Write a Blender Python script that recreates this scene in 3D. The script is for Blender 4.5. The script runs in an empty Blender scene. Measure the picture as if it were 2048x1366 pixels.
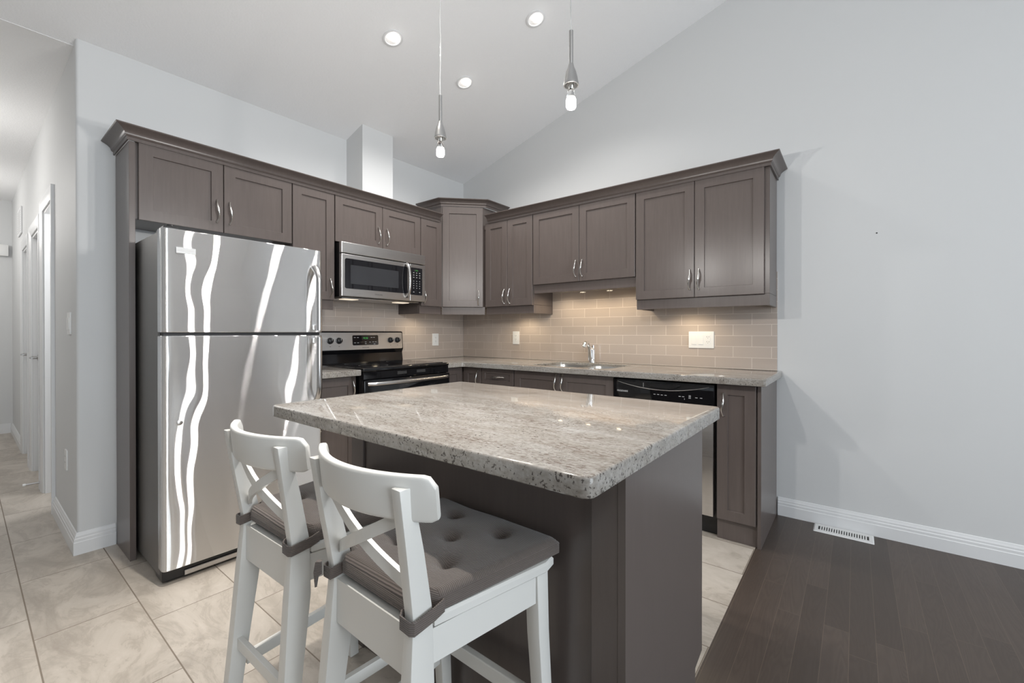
import bpy, bmesh, math, random
from mathutils import Vector, Matrix
random.seed(7)
PI = math.pi
SC = bpy.context.scene
COL = SC.collection

# ------------------------------------------------------------------ camera
W_PX, H_PX = 2048, 1366
F_PX, U0, V0, YAW, PITCH = 866.9, 1038.4, 668.3, 37.784, 0.2
CAM = (3.2075, -3.1935, 1.1568)
cd = bpy.data.cameras.new('camera'); co = bpy.data.objects.new('camera', cd); COL.objects.link(co)
co.location = CAM
co.rotation_euler = (math.radians(90 - PITCH), 0, math.radians(YAW))
cd.sensor_fit = 'HORIZONTAL'; cd.sensor_width = 36.0
cd.lens = F_PX / W_PX * 36.0
cd.shift_x = (W_PX / 2 - U0) / W_PX
cd.shift_y = (V0 - H_PX / 2) / W_PX
cd.clip_start = 0.05
SC.camera = co

# ------------------------------------------------------------------ exposure, world, daylight, room lamps, fill lights
SC.view_settings.view_transform = 'Standard'
SC.view_settings.look = 'None'
SC.view_settings.gamma = 1.0
SC.view_settings.use_curve_mapping = False
SC.view_settings.exposure = -0.20
wd = bpy.data.worlds.new('world'); SC.world = wd; wd.use_nodes = True
bg = wd.node_tree.nodes['Background']
bg.inputs['Color'].default_value = (0.80, 0.90, 1.0, 1); bg.inputs['Strength'].default_value = 1.0

def area(name, loc, direction, sx, sy, power, col, spread=PI):
    l = bpy.data.lights.new(name, 'AREA'); l.shape = 'RECTANGLE'; l.size = sx; l.size_y = sy
    l.energy = power; l.color = col; l.spread = spread
    o = bpy.data.objects.new(name, l); COL.objects.link(o); o.location = loc
    o.rotation_euler = Vector(direction).to_track_quat('-Z', 'Y').to_euler()
    return o
def point(name, loc, power, col, r=0.03):
    l = bpy.data.lights.new(name, 'POINT'); l.energy = power; l.color = col; l.shadow_soft_size = r
    o = bpy.data.objects.new(name, l); COL.objects.link(o); o.location = loc; return o
def spot(name, loc, power, col, deg=110, blend=0.6, r=0.04):
    l = bpy.data.lights.new(name, 'SPOT'); l.energy = power; l.color = col
    l.spot_size = math.radians(deg); l.spot_blend = blend; l.shadow_soft_size = r
    o = bpy.data.objects.new(name, l); COL.objects.link(o); o.location = loc; return o
DAY = (0.84, 0.925, 1.0)
WARM = (1.0, 0.975, 0.94)
WARMER = (1.0, 0.82, 0.56)
RX, RY = 7.0, -8.5                      # far ends of the living room behind the camera
area('daylight_terrace_window', (RX - 0.16, -2.85, 1.45), (-1, 0, 0), 2.1, 2.3, 134, DAY)
for lx, ly in ((5.0, -3.5), (4.4, -4.3)):
    point('living_room_fill', (lx, ly, 2.85), 20, WARM, 0.12)  # unseen fill lights added for ambient in the living room
point('hall_lamp', (-1.5, -3.55, 2.25), 14, WARM, 0.2)
point('hall_lamp', (-3.4, -3.6, 2.25), 17, WARM, 0.2)
point('side_room_fill', (-0.95, -2.25, 1.9), 30, (1, 1, 1), 0.2)  # unseen fill light added to whiten the open doorway's jamb

# ------------------------------------------------------------------ material helpers
MATS = {}
def nodes(name, rough=0.5, col=(0.5, 0.5, 0.5), metal=0.0, spec=0.5, coat=0.0):
    m = bpy.data.materials.new(name); m.use_nodes = True
    nt = m.node_tree; b = nt.nodes['Principled BSDF']
    b.inputs['Base Color'].default_value = (*col, 1); b.inputs['Roughness'].default_value = rough
    b.inputs['Metallic'].default_value = metal; b.inputs['Specular IOR Level'].default_value = spec
    b.inputs['Coat Weight'].default_value = coat
    MATS[name] = m
    return m, nt, b
def N(nt, t, **kw):
    n = nt.nodes.new(t)
    for k, v in kw.items():
        if hasattr(n, k): setattr(n, k, v)
        else: n.inputs[k.replace('_', ' ')].default_value = v
    return n
def coords(nt, scale=(1, 1, 1), loc=(0, 0, 0), rot=(0, 0, 0), kind='Object'):
    tc = nt.nodes.new('ShaderNodeTexCoord'); mp = nt.nodes.new('ShaderNodeMapping')
    mp.inputs['Scale'].default_value = scale; mp.inputs['Location'].default_value = loc; mp.inputs['Rotation'].default_value = rot
    nt.links.new(tc.outputs[kind], mp.inputs['Vector'])
    return mp.outputs['Vector']
def geo(nt, scale=(1, 1, 1), loc=(0, 0, 0), rot=(0, 0, 0)):          # position in the room, metres
    g = nt.nodes.new('ShaderNodeNewGeometry'); mp = nt.nodes.new('ShaderNodeMapping')
    mp.inputs['Scale'].default_value = scale; mp.inputs['Location'].default_value = loc; mp.inputs['Rotation'].default_value = rot
    nt.links.new(g.outputs['Position'], mp.inputs['Vector'])
    return mp.outputs['Vector']
def noise(nt, vec, scale, detail=4, rough=0.55, dist=0.0):
    n = nt.nodes.new('ShaderNodeTexNoise'); n.inputs['Scale'].default_value = scale; n.inputs['Detail'].default_value = detail
    n.inputs['Roughness'].default_value = rough; n.inputs['Distortion'].default_value = dist
    nt.links.new(vec, n.inputs['Vector']); return n.outputs['Fac']
def ramp(nt, fac, stops):
    r = nt.nodes.new('ShaderNodeValToRGB'); e = r.color_ramp.elements
    while len(e) < len(stops): e.new(0.5)
    for k, (p, c) in enumerate(stops):
        e[k].position = p; e[k].color = (*c, 1) if len(c) == 3 else c
    nt.links.new(fac, r.inputs['Fac']); return r.outputs['Color']
def mix(nt, fac, a, b, mode='MIX'):
    m = nt.nodes.new('ShaderNodeMix'); m.data_type = 'RGBA'; m.blend_type = mode
    for sock, v in ((m.inputs[0], fac), (m.inputs[6], a), (m.inputs[7], b)):
        if isinstance(v, (int, float)): sock.default_value = v
        elif isinstance(v, tuple): sock.default_value = (*v, 1)
        else: nt.links.new(v, sock)
    return m.outputs[2]
def bump(nt, b, height, strength, dist=0.01):
    n = nt.nodes.new('ShaderNodeBump'); n.inputs['Strength'].default_value = strength; n.inputs['Distance'].default_value = dist
    nt.links.new(height, n.inputs['Height']); nt.links.new(n.outputs['Normal'], b.inputs['Normal']); return n
def math_(nt, op, a, b=None):
    m = nt.nodes.new('ShaderNodeMath'); m.operation = op
    for s, v in zip(m.inputs, (a, b)):
        if v is None: continue
        if isinstance(v, (int, float)): s.default_value = v
        else: nt.links.new(v, s)
    return m.outputs[0]

# painted plaster
m, nt, b = nodes('wall_paint', 0.55, (0.66, 0.665, 0.665))
bump(nt, b, noise(nt, geo(nt), 260, 2), 0.04, 0.002)
m, nt, b = nodes('ceiling_paint', 0.9, (0.90, 0.90, 0.905))
n1 = noise(nt, geo(nt), 95, 4, 0.6)
bump(nt, b, n1, 0.35, 0.006)
m, nt, b = nodes('trim_paint', 0.35, (0.76, 0.765, 0.77))
m, nt, b = nodes('white_plastic', 0.35, (0.82, 0.82, 0.81))
m, nt, b = nodes('dark_slot', 0.6, (0.03, 0.03, 0.03))

# stained maple cabinets
def wood(name, c1, c2, rough=0.29, vec_scale=(22, 22, 1.6)):
    m, nt, b = nodes(name, rough, c1, 0, 0.5)
    v = geo(nt, vec_scale)
    g = noise(nt, v, 3.0, 6, 0.65, 0.25)
    cl = noise(nt, geo(nt, (2.2, 2.2, 1.2)), 2.0, 3)
    fine = noise(nt, geo(nt, (140, 140, 5)), 2.0, 3)
    c = ramp(nt, g, [(0.30, c2), (0.72, c1)])
    c = mix(nt, math_(nt, 'MULTIPLY', fine, 0.22), c, c2)
    c = mix(nt, math_(nt, 'MULTIPLY', cl, 0.35), c, tuple(x * 1.12 for x in c1))
    nt.links.new(c, b.inputs['Base Color'])
    nt.links.new(math_(nt, 'ADD', math_(nt, 'MULTIPLY', g, 0.04), rough - 0.02), b.inputs['Roughness'])
    return m
wood('cabinet_wood', (0.126, 0.102, 0.093), (0.100, 0.081, 0.073))
wood('island_wood', (0.116, 0.096, 0.088), (0.100, 0.082, 0.075))
nodes('cabinet_shadow_gap', 0.7, (0.02, 0.018, 0.017))

# granite
def granite(name, along):                     # along: 0 streaks run with x, 1 with y
    m, nt, b = nodes(name, 0.06, (0.6, 0.56, 0.52), 0, 0.36)
    st = (2.2, 9, 9) if along == 0 else (9, 2.2, 9)
    st2 = (26, 105, 105) if along == 0 else (105, 26, 105)
    base = ramp(nt, noise(nt, geo(nt, st), 2.2, 6, 0.62, 0.8), [(0.28, (0.44, 0.395, 0.345)), (0.5, (0.60, 0.56, 0.51)), (0.75, (0.71, 0.685, 0.65))])
    gr = noise(nt, geo(nt), 95, 3, 0.6)
    base = mix(nt, 0.55, base, ramp(nt, gr, [(0.36, (0.50, 0.47, 0.44)), (0.62, (0.86, 0.85, 0.83))]), 'MULTIPLY')
    base = mix(nt, 1.0, base, (0.57, 0.58, 0.59), 'MULTIPLY')
    nz = nt.nodes.new('ShaderNodeSeparateXYZ'); nt.links.new(nt.nodes.new('ShaderNodeNewGeometry').outputs['Normal'], nz.inputs[0])
    side = math_(nt, 'LESS_THAN', math_(nt, 'ABSOLUTE', nz.outputs['Z']), 0.7)
    # brown-black mineral flecks, drawn out into streaks and gathered in clouds
    cloud = noise(nt, geo(nt, st), 1.6, 3, 0.5)
    fl = noise(nt, geo(nt, st2), 2.0, 5, 0.7, 0.6)
    fleck = math_(nt, 'ADD', fl, math_(nt, 'MULTIPLY', cloud, 0.42))
    fm = ramp(nt, fleck, [(0.735, (0, 0, 0)), (0.85, (1, 1, 1))])
    fm = math_(nt, 'MULTIPLY', fm, math_(nt, 'SUBTRACT', 1.0, math_(nt, 'MULTIPLY', side, 0.75)))
    c = mix(nt, math_(nt, 'MULTIPLY', fm, 0.85), base, (0.12, 0.088, 0.070))
    sp = noise(nt, geo(nt, (1, 1, 1), (3.1, 1.7, 0.4)), 165, 2, 0.5)
    cl2 = noise(nt, geo(nt, (1, 1, 1), (9, 2, 4)), 9, 3, 0.6)
    spk = ramp(nt, math_(nt, 'ADD', math_(nt, 'ADD', sp, math_(nt, 'MULTIPLY', side, 0.055)), math_(nt, 'MULTIPLY', cl2, 0.35)), [(0.828, (0, 0, 0)), (0.885, (1, 1, 1))])
    c = mix(nt, math_(nt, 'MULTIPLY', spk, 0.85), c, (0.045, 0.036, 0.032))
    nt.links.new(c, b.inputs['Base Color'])
    return m
granite('granite', 0)

# metals
def steel(name, col=(0.56, 0.555, 0.55), rough=0.27, aniso=0.75, warp=0.0, grain=0.12):
    m, nt, b = nodes(name, rough, col, 1.0)
    b.inputs['Anisotropic'].default_value = aniso; b.inputs['Anisotropic Rotation'].default_value = 0.25
    t = nt.nodes.new('ShaderNodeTangent'); t.direction_type = 'RADIAL'; t.axis = 'Z'
    nt.links.new(t.outputs['Tangent'], b.inputs['Tangent'])
    br = noise(nt, geo(nt, (3, 3, 900)), 1.0, 2)
    nt.links.new(math_(nt, 'ADD', math_(nt, 'MULTIPLY', br, grain), rough - grain / 2), b.inputs['Roughness'])
    c = mix(nt, br, tuple(x * 0.93 for x in col), tuple(min(1, x * 1.06) for x in col))
    nt.links.new(c, b.inputs['Base Color'])
    if warp:
        bump(nt, b, noise(nt, geo(nt, (1, 2.2, 2.4), (0, 0.3, 0.1)), 1.3, 1, 0.4), 1.0, warp)
    return m
m = bpy.data.materials.new('fridge_steel'); m.use_nodes = True; nt = m.node_tree; MATS['fridge_steel'] = m
nt.nodes.remove(nt.nodes['Principled BSDF'])
gl = nt.nodes.new('ShaderNodeBsdfAnisotropic'); gl.distribution = 'BECKMANN'
gl.inputs['Roughness'].default_value = 0.155; gl.inputs['Anisotropy'].default_value = 0.95; gl.inputs['Rotation'].default_value = 0.0
t = nt.nodes.new('ShaderNodeTangent'); t.direction_type = 'RADIAL'; t.axis = 'Z'; nt.links.new(t.outputs['Tangent'], gl.inputs['Tangent'])
br = noise(nt, geo(nt, (3, 3, 900)), 1.0, 2)
nt.links.new(mix(nt, br, (0.80, 0.80, 0.80), (0.90, 0.90, 0.90)), gl.inputs['Color'])
bump(nt, gl, noise(nt, geo(nt, (1, 2.2, 2.4), (0, 0.3, 0.1)), 1.3, 1, 0.4), 1.0, 0.006)
nt.links.new(gl.outputs['BSDF'], nt.nodes['Material Output'].inputs['Surface'])
steel('brushed_steel', (0.58, 0.565, 0.55), 0.30, 0.6)
steel('sink_steel', (0.6, 0.59, 0.57), 0.3, 0.0)
nodes('badge_metal', 0.55, (0.42, 0.42, 0.42), 0.8)
nodes('handle_steel', 0.25, (0.62, 0.61, 0.60), 1.0)
nodes('satin_nickel', 0.18, (0.74, 0.72, 0.69), 1.0)
nodes('lamp_nickel', 0.28, (0.46, 0.455, 0.45), 1.0)
nodes('chrome', 0.06, (0.85, 0.85, 0.85), 1.0)
m, nt, b = nodes('fridge_case', 0.38, (0.16, 0.155, 0.15), 0.6)
bump(nt, b, noise(nt, geo(nt), 420, 2), 0.25, 0.002)
nodes('black_gloss', 0.06, (0.006, 0.006, 0.007), 0, 0.5)
nodes('black_glass', 0.03, (0.008, 0.008, 0.010), 0, 0.5)
nodes('window_mesh_glass', 0.10, (0.035, 0.036, 0.040), 0, 0.5)
nodes('black_plastic', 0.35, (0.012, 0.012, 0.013))
nodes('rubber', 0.6, (0.015, 0.015, 0.017))
nodes('print_grey', 0.5, (0.45, 0.45, 0.45))
nodes('print_dark', 0.5, (0.09, 0.09, 0.09))
nodes('print_white', 0.5, (0.75, 0.75, 0.75))
def emit(name, col, s):
    m, nt, b = nodes(name, 0.5, (0.02, 0.02, 0.02))
    b.inputs['Emission Color'].default_value = (*col, 1); b.inputs['Emission Strength'].default_value = s
    return m
emit('green_display', (0.10, 0.85, 0.12), 0.55)
emit('bulb_glow', (1.0, 0.93, 0.84), 30)
emit('downlight_glow', (1.0, 0.95, 0.88), 9)
emit('puck_glow', (1.0, 0.85, 0.62), 25)
emit('hob_lamp_glow', (1.0, 0.85, 0.66), 1.2)
m, nt, b = nodes('clear_glass', 0.02, (1, 1, 1)); b.inputs['Transmission Weight'].default_value = 1.0; b.inputs['IOR'].default_value = 1.3
m, nt, b = nodes('pane_glass', 0.0, (1, 1, 1)); b.inputs['Transmission Weight'].default_value = 1.0; b.inputs['IOR'].default_value = 1.02
m, nt, b = nodes('clear_cord', 0.2, (0.72, 0.72, 0.71)); b.inputs['Transmission Weight'].default_value = 0.3

# glossy subway tile
def tile(name, axis, off):
    m, nt, b = nodes(name, 0.10, (0.22, 0.19, 0.175), 0, 0.5)
    g = nt.nodes.new('ShaderNodeNewGeometry'); sx = nt.nodes.new('ShaderNodeSeparateXYZ'); nt.links.new(g.outputs['Position'], sx.inputs[0])
    cx = nt.nodes.new('ShaderNodeCombineXYZ')
    u = sx.outputs['X'] if axis == 'x' else sx.outputs['Y']
    nt.links.new(math_(nt, 'ADD', u, off), cx.inputs['X'])
    nt.links.new(math_(nt, 'ADD', sx.outputs['Z'], -0.9185 + 0.0729 * 40), cx.inputs['Y'])
    br = nt.nodes.new('ShaderNodeTexBrick'); nt.links.new(cx.outputs[0], br.inputs['Vector'])
    br.offset = 0.5; br.offset_frequency = 2; br.squash = 1.0
    br.inputs['Scale'].default_value = 1.0; br.inputs['Brick Width'].default_value = 0.2262 if axis == 'x' else 0.2232
    br.inputs['Row Height'].default_value = 0.0729; br.inputs['Mortar Size'].default_value = 0.0013
    br.inputs['Mortar Smooth'].default_value = 0.1; br.inputs['Bias'].default_value = 0.0
    br.inputs['Color1'].default_value = (0.50, 0.425, 0.372, 1); br.inputs['Color2'].default_value = (0.465, 0.395, 0.346, 1)
    br.inputs['Mortar'].default_value = (0.72, 0.65, 0.58, 1)
    nt.links.new(br.outputs['Color'], b.inputs['Base Color'])
    nt.links.new(math_(nt, 'ADD', math_(nt, 'MULTIPLY', br.outputs['Fac'], 0.5), 0.045), b.inputs['Roughness'])
    bump(nt, b, math_(nt, 'MULTIPLY', br.outputs['Fac'], -1.0), 0.5, 0.0015)
    return m
tile('backsplash_tile_sink', 'x', -0.0700 + 0.2262 * 20)
tile('backsplash_tile_range', 'y', 0.0640 + 0.2232 * 40)

# floor tile: 0.303 x 0.605 stones, each row stepped on by a third
m, nt, b = nodes('floor_stone', 0.38, (0.5, 0.45, 0.4), 0, 0.4)
g = nt.nodes.new('ShaderNodeNewGeometry'); sx = nt.nodes.new('ShaderNodeSeparateXYZ'); nt.links.new(g.outputs['Position'], sx.inputs[0])
RH, TL = 0.3035, 0.603
ry = math_(nt, 'DIVIDE', math_(nt, 'ADD', sx.outputs['Y'], 0.600 + RH * 60), RH)
row = math_(nt, 'FLOOR', ry); fy = math_(nt, 'FRACT', ry)
# row containing y=-2.87 is index 52 -> joint at x=0.773
rx = math_(nt, 'DIVIDE', math_(nt, 'ADD', math_(nt, 'ADD', sx.outputs['X'], -0.773 + TL * 40), math_(nt, 'MULTIPLY', math_(nt, 'SUBTRACT', row, 52.0), -TL / 3)), TL)
colx = math_(nt, 'FLOOR', rx); fx = math_(nt, 'FRACT', rx)
def edge(nt, f, size, wdt):
    d = math_(nt, 'MULTIPLY', math_(nt, 'MINIMUM', f, math_(nt, 'SUBTRACT', 1.0, f)), size)
    return math_(nt, 'LESS_THAN', d, wdt)
grout = math_(nt, 'MAXIMUM', edge(nt, fy, RH, 0.0022), edge(nt, fx, TL, 0.0019))
idv = nt.nodes.new('ShaderNodeCombineXYZ'); nt.links.new(colx, idv.inputs['X']); nt.links.new(row, idv.inputs['Y'])
wn = nt.nodes.new('ShaderNodeTexWhiteNoise'); wn.noise_dimensions = '2D'; nt.links.new(idv.outputs[0], wn.inputs['Vector'])
off = nt.nodes.new('ShaderNodeVectorMath'); off.operation = 'SCALE'; off.inputs['Scale'].default_value = 7.0; nt.links.new(wn.outputs['Color'], off.inputs[0])
pv = nt.nodes.new('ShaderNodeVectorMath'); pv.operation = 'ADD'; nt.links.new(geo(nt, (1.0, 2.2, 1), rot=(0, 0, 0.35)), pv.inputs[0]); nt.links.new(off.outputs[0], pv.inputs[1])
cl = noise(nt, pv.outputs[0], 2.3, 9, 0.66, 1.1)
vn = noise(nt, pv.outputs[0], 3.1, 8, 0.6, 2.6)
vein = math_(nt, 'SUBTRACT', 1.0, math_(nt, 'MULTIPLY', math_(nt, 'ABSOLUTE', math_(nt, 'SUBTRACT', vn, 0.5)), 16.0))
vein = math_(nt, 'MULTIPLY', math_(nt, 'MAXIMUM', vein, 0.0), 0.45)
c = ramp(nt, cl, [(0.30, (0.33, 0.29, 0.247)), (0.5, (0.465, 0.415, 0.358)), (0.72, (0.565, 0.51, 0.45))])
c = mix(nt, math_(nt, 'MULTIPLY', vein, math_(nt, 'LESS_THAN', cl, 0.52)), c, (0.33, 0.285, 0.24))
c = mix(nt, math_(nt, 'MULTIPLY', wn.outputs['Value'], 0.25), c, mix(nt, 1.0, c, (0.86, 0.86, 0.86), 'MULTIPLY'))
c = mix(nt, grout, c, (0.20, 0.165, 0.13))
nt.links.new(c, b.inputs['Base Color'])
bump(nt, b, math_(nt, 'SUBTRACT', math_(nt, 'MULTIPLY', cl, 0.25), grout), 0.35, 0.002)
nt.links.new(math_(nt, 'ADD', 0.34, math_(nt, 'MULTIPLY', grout, 0.4)), b.inputs['Roughness'])

# dark oak planks running with y
m, nt, b = nodes('floor_oak', 0.36, (0.05, 0.035, 0.028), 0, 0.45)
g = nt.nodes.new('ShaderNodeNewGeometry'); sx = nt.nodes.new('ShaderNodeSeparateXYZ'); nt.links.new(g.outputs['Position'], sx.inputs[0])
PW, PL = 0.0795, 1.15
px = math_(nt, 'DIVIDE', math_(nt, 'ADD', sx.outputs['X'], -2.8735 + PW * 30), PW)
prow = math_(nt, 'FLOOR', px); pfx = math_(nt, 'FRACT', px)
wn0 = nt.nodes.new('ShaderNodeTexWhiteNoise'); wn0.noise_dimensions = '1D'; nt.links.new(prow, wn0.inputs['W'])
py = math_(nt, 'ADD', math_(nt, 'DIVIDE', sx.outputs['Y'], PL), math_(nt, 'ADD', math_(nt, 'MULTIPLY', wn0.outputs['Value'], 7.3), 30.0))
pcol = math_(nt, 'FLOOR', py); pfy = math_(nt, 'FRACT', py)
seam = math_(nt, 'MAXIMUM', edge(nt, pfx, PW, 0.0007), edge(nt, pfy, PL, 0.0008))
idv = nt.nodes.new('ShaderNodeCombineXYZ'); nt.links.new(prow, idv.inputs['X']); nt.links.new(pcol, idv.inputs['Y'])
wn = nt.nodes.new('ShaderNodeTexWhiteNoise'); wn.noise_dimensions = '2D'; nt.links.new(idv.outputs[0], wn.inputs['Vector'])
off = nt.nodes.new('ShaderNodeVectorMath'); off.operation = 'SCALE'; off.inputs['Scale'].default_value = 9.0; nt.links.new(wn.outputs['Color'], off.inputs[0])
pv = nt.nodes.new('ShaderNodeVectorMath'); pv.operation = 'ADD'; nt.links.new(geo(nt, (9, 0.9, 1)), pv.inputs[0]); nt.links.new(off.outputs[0], pv.inputs[1])
ring = math_(nt, 'SINE', math_(nt, 'MULTIPLY', noise(nt, pv.outputs[0], 1.1, 2, 0.5, 0.9), 120.0))
gr = noise(nt, geo(nt, (130, 6, 1)), 2.0, 4, 0.6)
c = mix(nt, wn.outputs['Value'], (0.054, 0.040, 0.032), (0.084, 0.063, 0.051))
c = mix(nt, math_(nt, 'MULTIPLY', math_(nt, 'ADD', ring, 1.0), 0.16), c, (0.036, 0.025, 0.020))
c = mix(nt, math_(nt, 'MULTIPLY', gr, 0.45), c, (0.075, 0.055, 0.044))
c = mix(nt, math_(nt, 'MULTIPLY', seam, 0.6), c, (0.16, 0.12, 0.09))
nt.links.new(c, b.inputs['Base Color'])
bump(nt, b, math_(nt, 'ADD', math_(nt, 'MULTIPLY', ring, 0.12), gr), 0.10, 0.002)

# painted stool, ribbed cushion cloth
m, nt, b = nodes('stool_paint', 0.30, (0.70, 0.695, 0.665), 0, 0.5)
m, nt, b = nodes('cushion_cloth', 0.95, (0.10, 0.088, 0.083), 0, 0.2)
b.inputs['Sheen Weight'].default_value = 0.25
wv = nt.nodes.new('ShaderNodeTexWave'); wv.wave_type = 'BANDS'; wv.bands_direction = 'Y'; wv.inputs['Scale'].default_value = 82.0
wv.inputs['Distortion'].default_value = 0.6; wv.inputs['Detail'].default_value = 1.0
gg = nt.nodes.new('ShaderNodeNewGeometry'); sp_ = nt.nodes.new('ShaderNodeSeparateXYZ'); sn_ = nt.nodes.new('ShaderNodeSeparateXYZ')
nt.links.new(gg.outputs['Position'], sp_.inputs[0]); nt.links.new(gg.outputs['True Normal'], sn_.inputs[0])
sd_ = math_(nt, 'LESS_THAN', math_(nt, 'ABSOLUTE', sn_.outputs['Z']), 0.45)
yy_ = math_(nt, 'ADD', math_(nt, 'MULTIPLY', sp_.outputs['Y'], math_(nt, 'SUBTRACT', 1.0, sd_)), math_(nt, 'MULTIPLY', sp_.outputs['Z'], sd_))
cv_ = nt.nodes.new('ShaderNodeCombineXYZ'); nt.links.new(sp_.outputs['X'], cv_.inputs['X']); nt.links.new(yy_, cv_.inputs['Y'])
nt.links.new(cv_.outputs[0], wv.inputs['Vector'])
c = mix(nt, wv.outputs['Fac'], (0.100, 0.083, 0.074), (0.155, 0.129, 0.116)); nt.links.new(c, b.inputs['Base Color'])
bump(nt, b, wv.outputs['Fac'], 0.6, 0.002)

# ------------------------------------------------------------------ mesh helpers
def world_off(o):
    v = Vector((0, 0, 0))
    while o is not None:
        v += o.location; o = o.parent
    return v
def tag(o, label=None, cat=None, group=None, kind=None):
    if label: o['label'] = label
    if cat: o['category'] = cat
    if group: o['group'] = group
    if kind: o['kind'] = kind
    return o
def thing(name, loc, label, cat, group=None):
    o = bpy.data.objects.new(name, None); COL.objects.link(o); o.location = loc; o.empty_display_size = 0.1
    return tag(o, label, cat, group)
def obj(name, bm, mat, parent=None, origin=None, smooth=False, label=None):
    bmesh.ops.recalc_face_normals(bm, faces=bm.faces[:])
    base = world_off(parent) if parent is not None else Vector((0, 0, 0))
    if origin is None: origin = base
    origin = Vector(origin)
    bmesh.ops.translate(bm, verts=bm.verts[:], vec=-origin)
    me = bpy.data.meshes.new(name); bm.to_mesh(me); bm.free()
    if isinstance(mat, str): mat = [mat]
    for k in mat: me.materials.append(MATS[k])
    if smooth:
        me.shade_smooth()
        me.set_sharp_from_angle(angle=math.radians(35 if smooth is True else smooth))
    o = bpy.data.objects.new(name, me); COL.objects.link(o)
    if parent is not None: o.parent = parent
    o.location = origin - base
    if label: o['label'] = label
    return o
def B(): return bmesh.new()
def box(bm, a, c, bev=0.0, seg=2, mi=0):
    x0, x1 = sorted((a[0], c[0])); y0, y1 = sorted((a[1], c[1])); z0, z1 = sorted((a[2], c[2]))
    vs = [bm.verts.new((x, y, z)) for x in (x0, x1) for y in (y0, y1) for z in (z0, z1)]
    q = [(0, 1, 3, 2), (4, 6, 7, 5), (0, 4, 5, 1), (2, 3, 7, 6), (0, 2, 6, 4), (1, 5, 7, 3)]
    fs = [bm.faces.new([vs[i] for i in f]) for f in q]
    for f in fs: f.material_index = mi
    if bev > 0:
        es = list({e for f in fs for e in f.edges})
        r = bmesh.ops.bevel(bm, geom=es, offset=bev, segments=seg, affect='EDGES', profile=0.5, clamp_overlap=True)
        for f in r['faces']: f.material_index = mi
    return vs
def prism(bm, pts, direction, mi=0):
    """closed polygon pts (3-D) pushed along direction"""
    d = Vector(direction)
    a = [bm.verts.new(p) for p in pts]; b = [bm.verts.new(Vector(p) + d) for p in pts]
    n = len(pts)
    fs = [bm.faces.new(a), bm.faces.new(b[::-1])]
    for i in range(n): fs.append(bm.faces.new((a[i], a[(i + 1) % n], b[(i + 1) % n], b[i])))
    for f in fs: f.material_index = mi
    return fs
def loft(bm, rings, cap=True, closed=False, mi=0):
    vr = [[bm.verts.new(p) for p in r] for r in rings]
    n = len(vr[0]); k = len(vr)
    for i in range(k if closed else k - 1):
        r0, r1 = vr[i], vr[(i + 1) % k]
        for j in range(n):
            f = bm.faces.new((r0[j], r0[(j + 1) % n], r1[(j + 1) % n], r1[j])); f.material_index = mi
    if cap and not closed:
        bm.faces.new(vr[0][::-1]).material_index = mi; bm.faces.new(vr[-1]).material_index = mi
    return vr
def tube(bm, path, radii, n=10, sx=1.0, cap=True, mi=0, up=None):
    """tube of varying radius along a path; sx flattens the section sideways"""
    P = [Vector(p) for p in path]
    if isinstance(radii, (int, float)): radii = [radii] * len(P)
    rings = []; ref = None
    for i, p in enumerate(P):
        t = (P[min(i + 1, len(P) - 1)] - P[max(i - 1, 0)]).normalized()
        if ref is None:
            ref = Vector(up) if up else (Vector((0, 0, 1)) if abs(t.z) < 0.9 else Vector((1, 0, 0)))
        s = t.cross(ref).normalized(); u = s.cross(t).normalized(); ref = u
        rings.append([p + s * (math.cos(2 * PI * k / n) * radii[i] * sx) + u * (math.sin(2 * PI * k / n) * radii[i]) for k in range(n)])
    loft(bm, rings, cap, mi=mi)
def lathe(bm, prof, center, axis='z', n=24, mi=0, cap=True):
    """prof: (radius, height) pairs along axis"""
    C = Vector(center); rings = []
    for r, h in prof:
        ring = []
        for k in range(n):
            a = 2 * PI * k / n; p, q = r * math.cos(a), r * math.sin(a)
            v = {'z': (p, q, h), 'x': (h, p, q), 'y': (p, h, q)}[axis]
            ring.append(C + Vector(v))
        rings.append(ring)
    loft(bm, rings, cap, mi=mi)
def rounded(x0, x1, y0, y1, r, n=5):
    out = []
    for cx, cy, a0 in ((x1 - r, y1 - r, 0), (x0 + r, y1 - r, 90), (x0 + r, y0 + r, 180), (x1 - r, y0 + r, 270)):
        for k in range(n + 1):
            a = math.radians(a0 + 90 * k / n); out.append((cx + r * math.cos(a), cy + r * math.sin(a)))
    return out
def offset_poly(pts, d):
    """move a CCW polygon inward by d"""
    n = len(pts); out = []
    for i in range(n):
        p0, p1, p2 = (Vector(pts[(i + k - 1) % n]) for k in range(3))
        e1 = (p1 - p0); e2 = (p2 - p1)
        n1 = Vector((-e1.y, e1.x)).normalized(); n2 = Vector((-e2.y, e2.x)).normalized()
        m = n1 + n2
        if m.length < 1e-6: m = n1
        m.normalize(); k = d / max(0.35, m.dot(n1))
        out.append((p1.x + m.x * k, p1.y + m.y * k))
    return out
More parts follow.
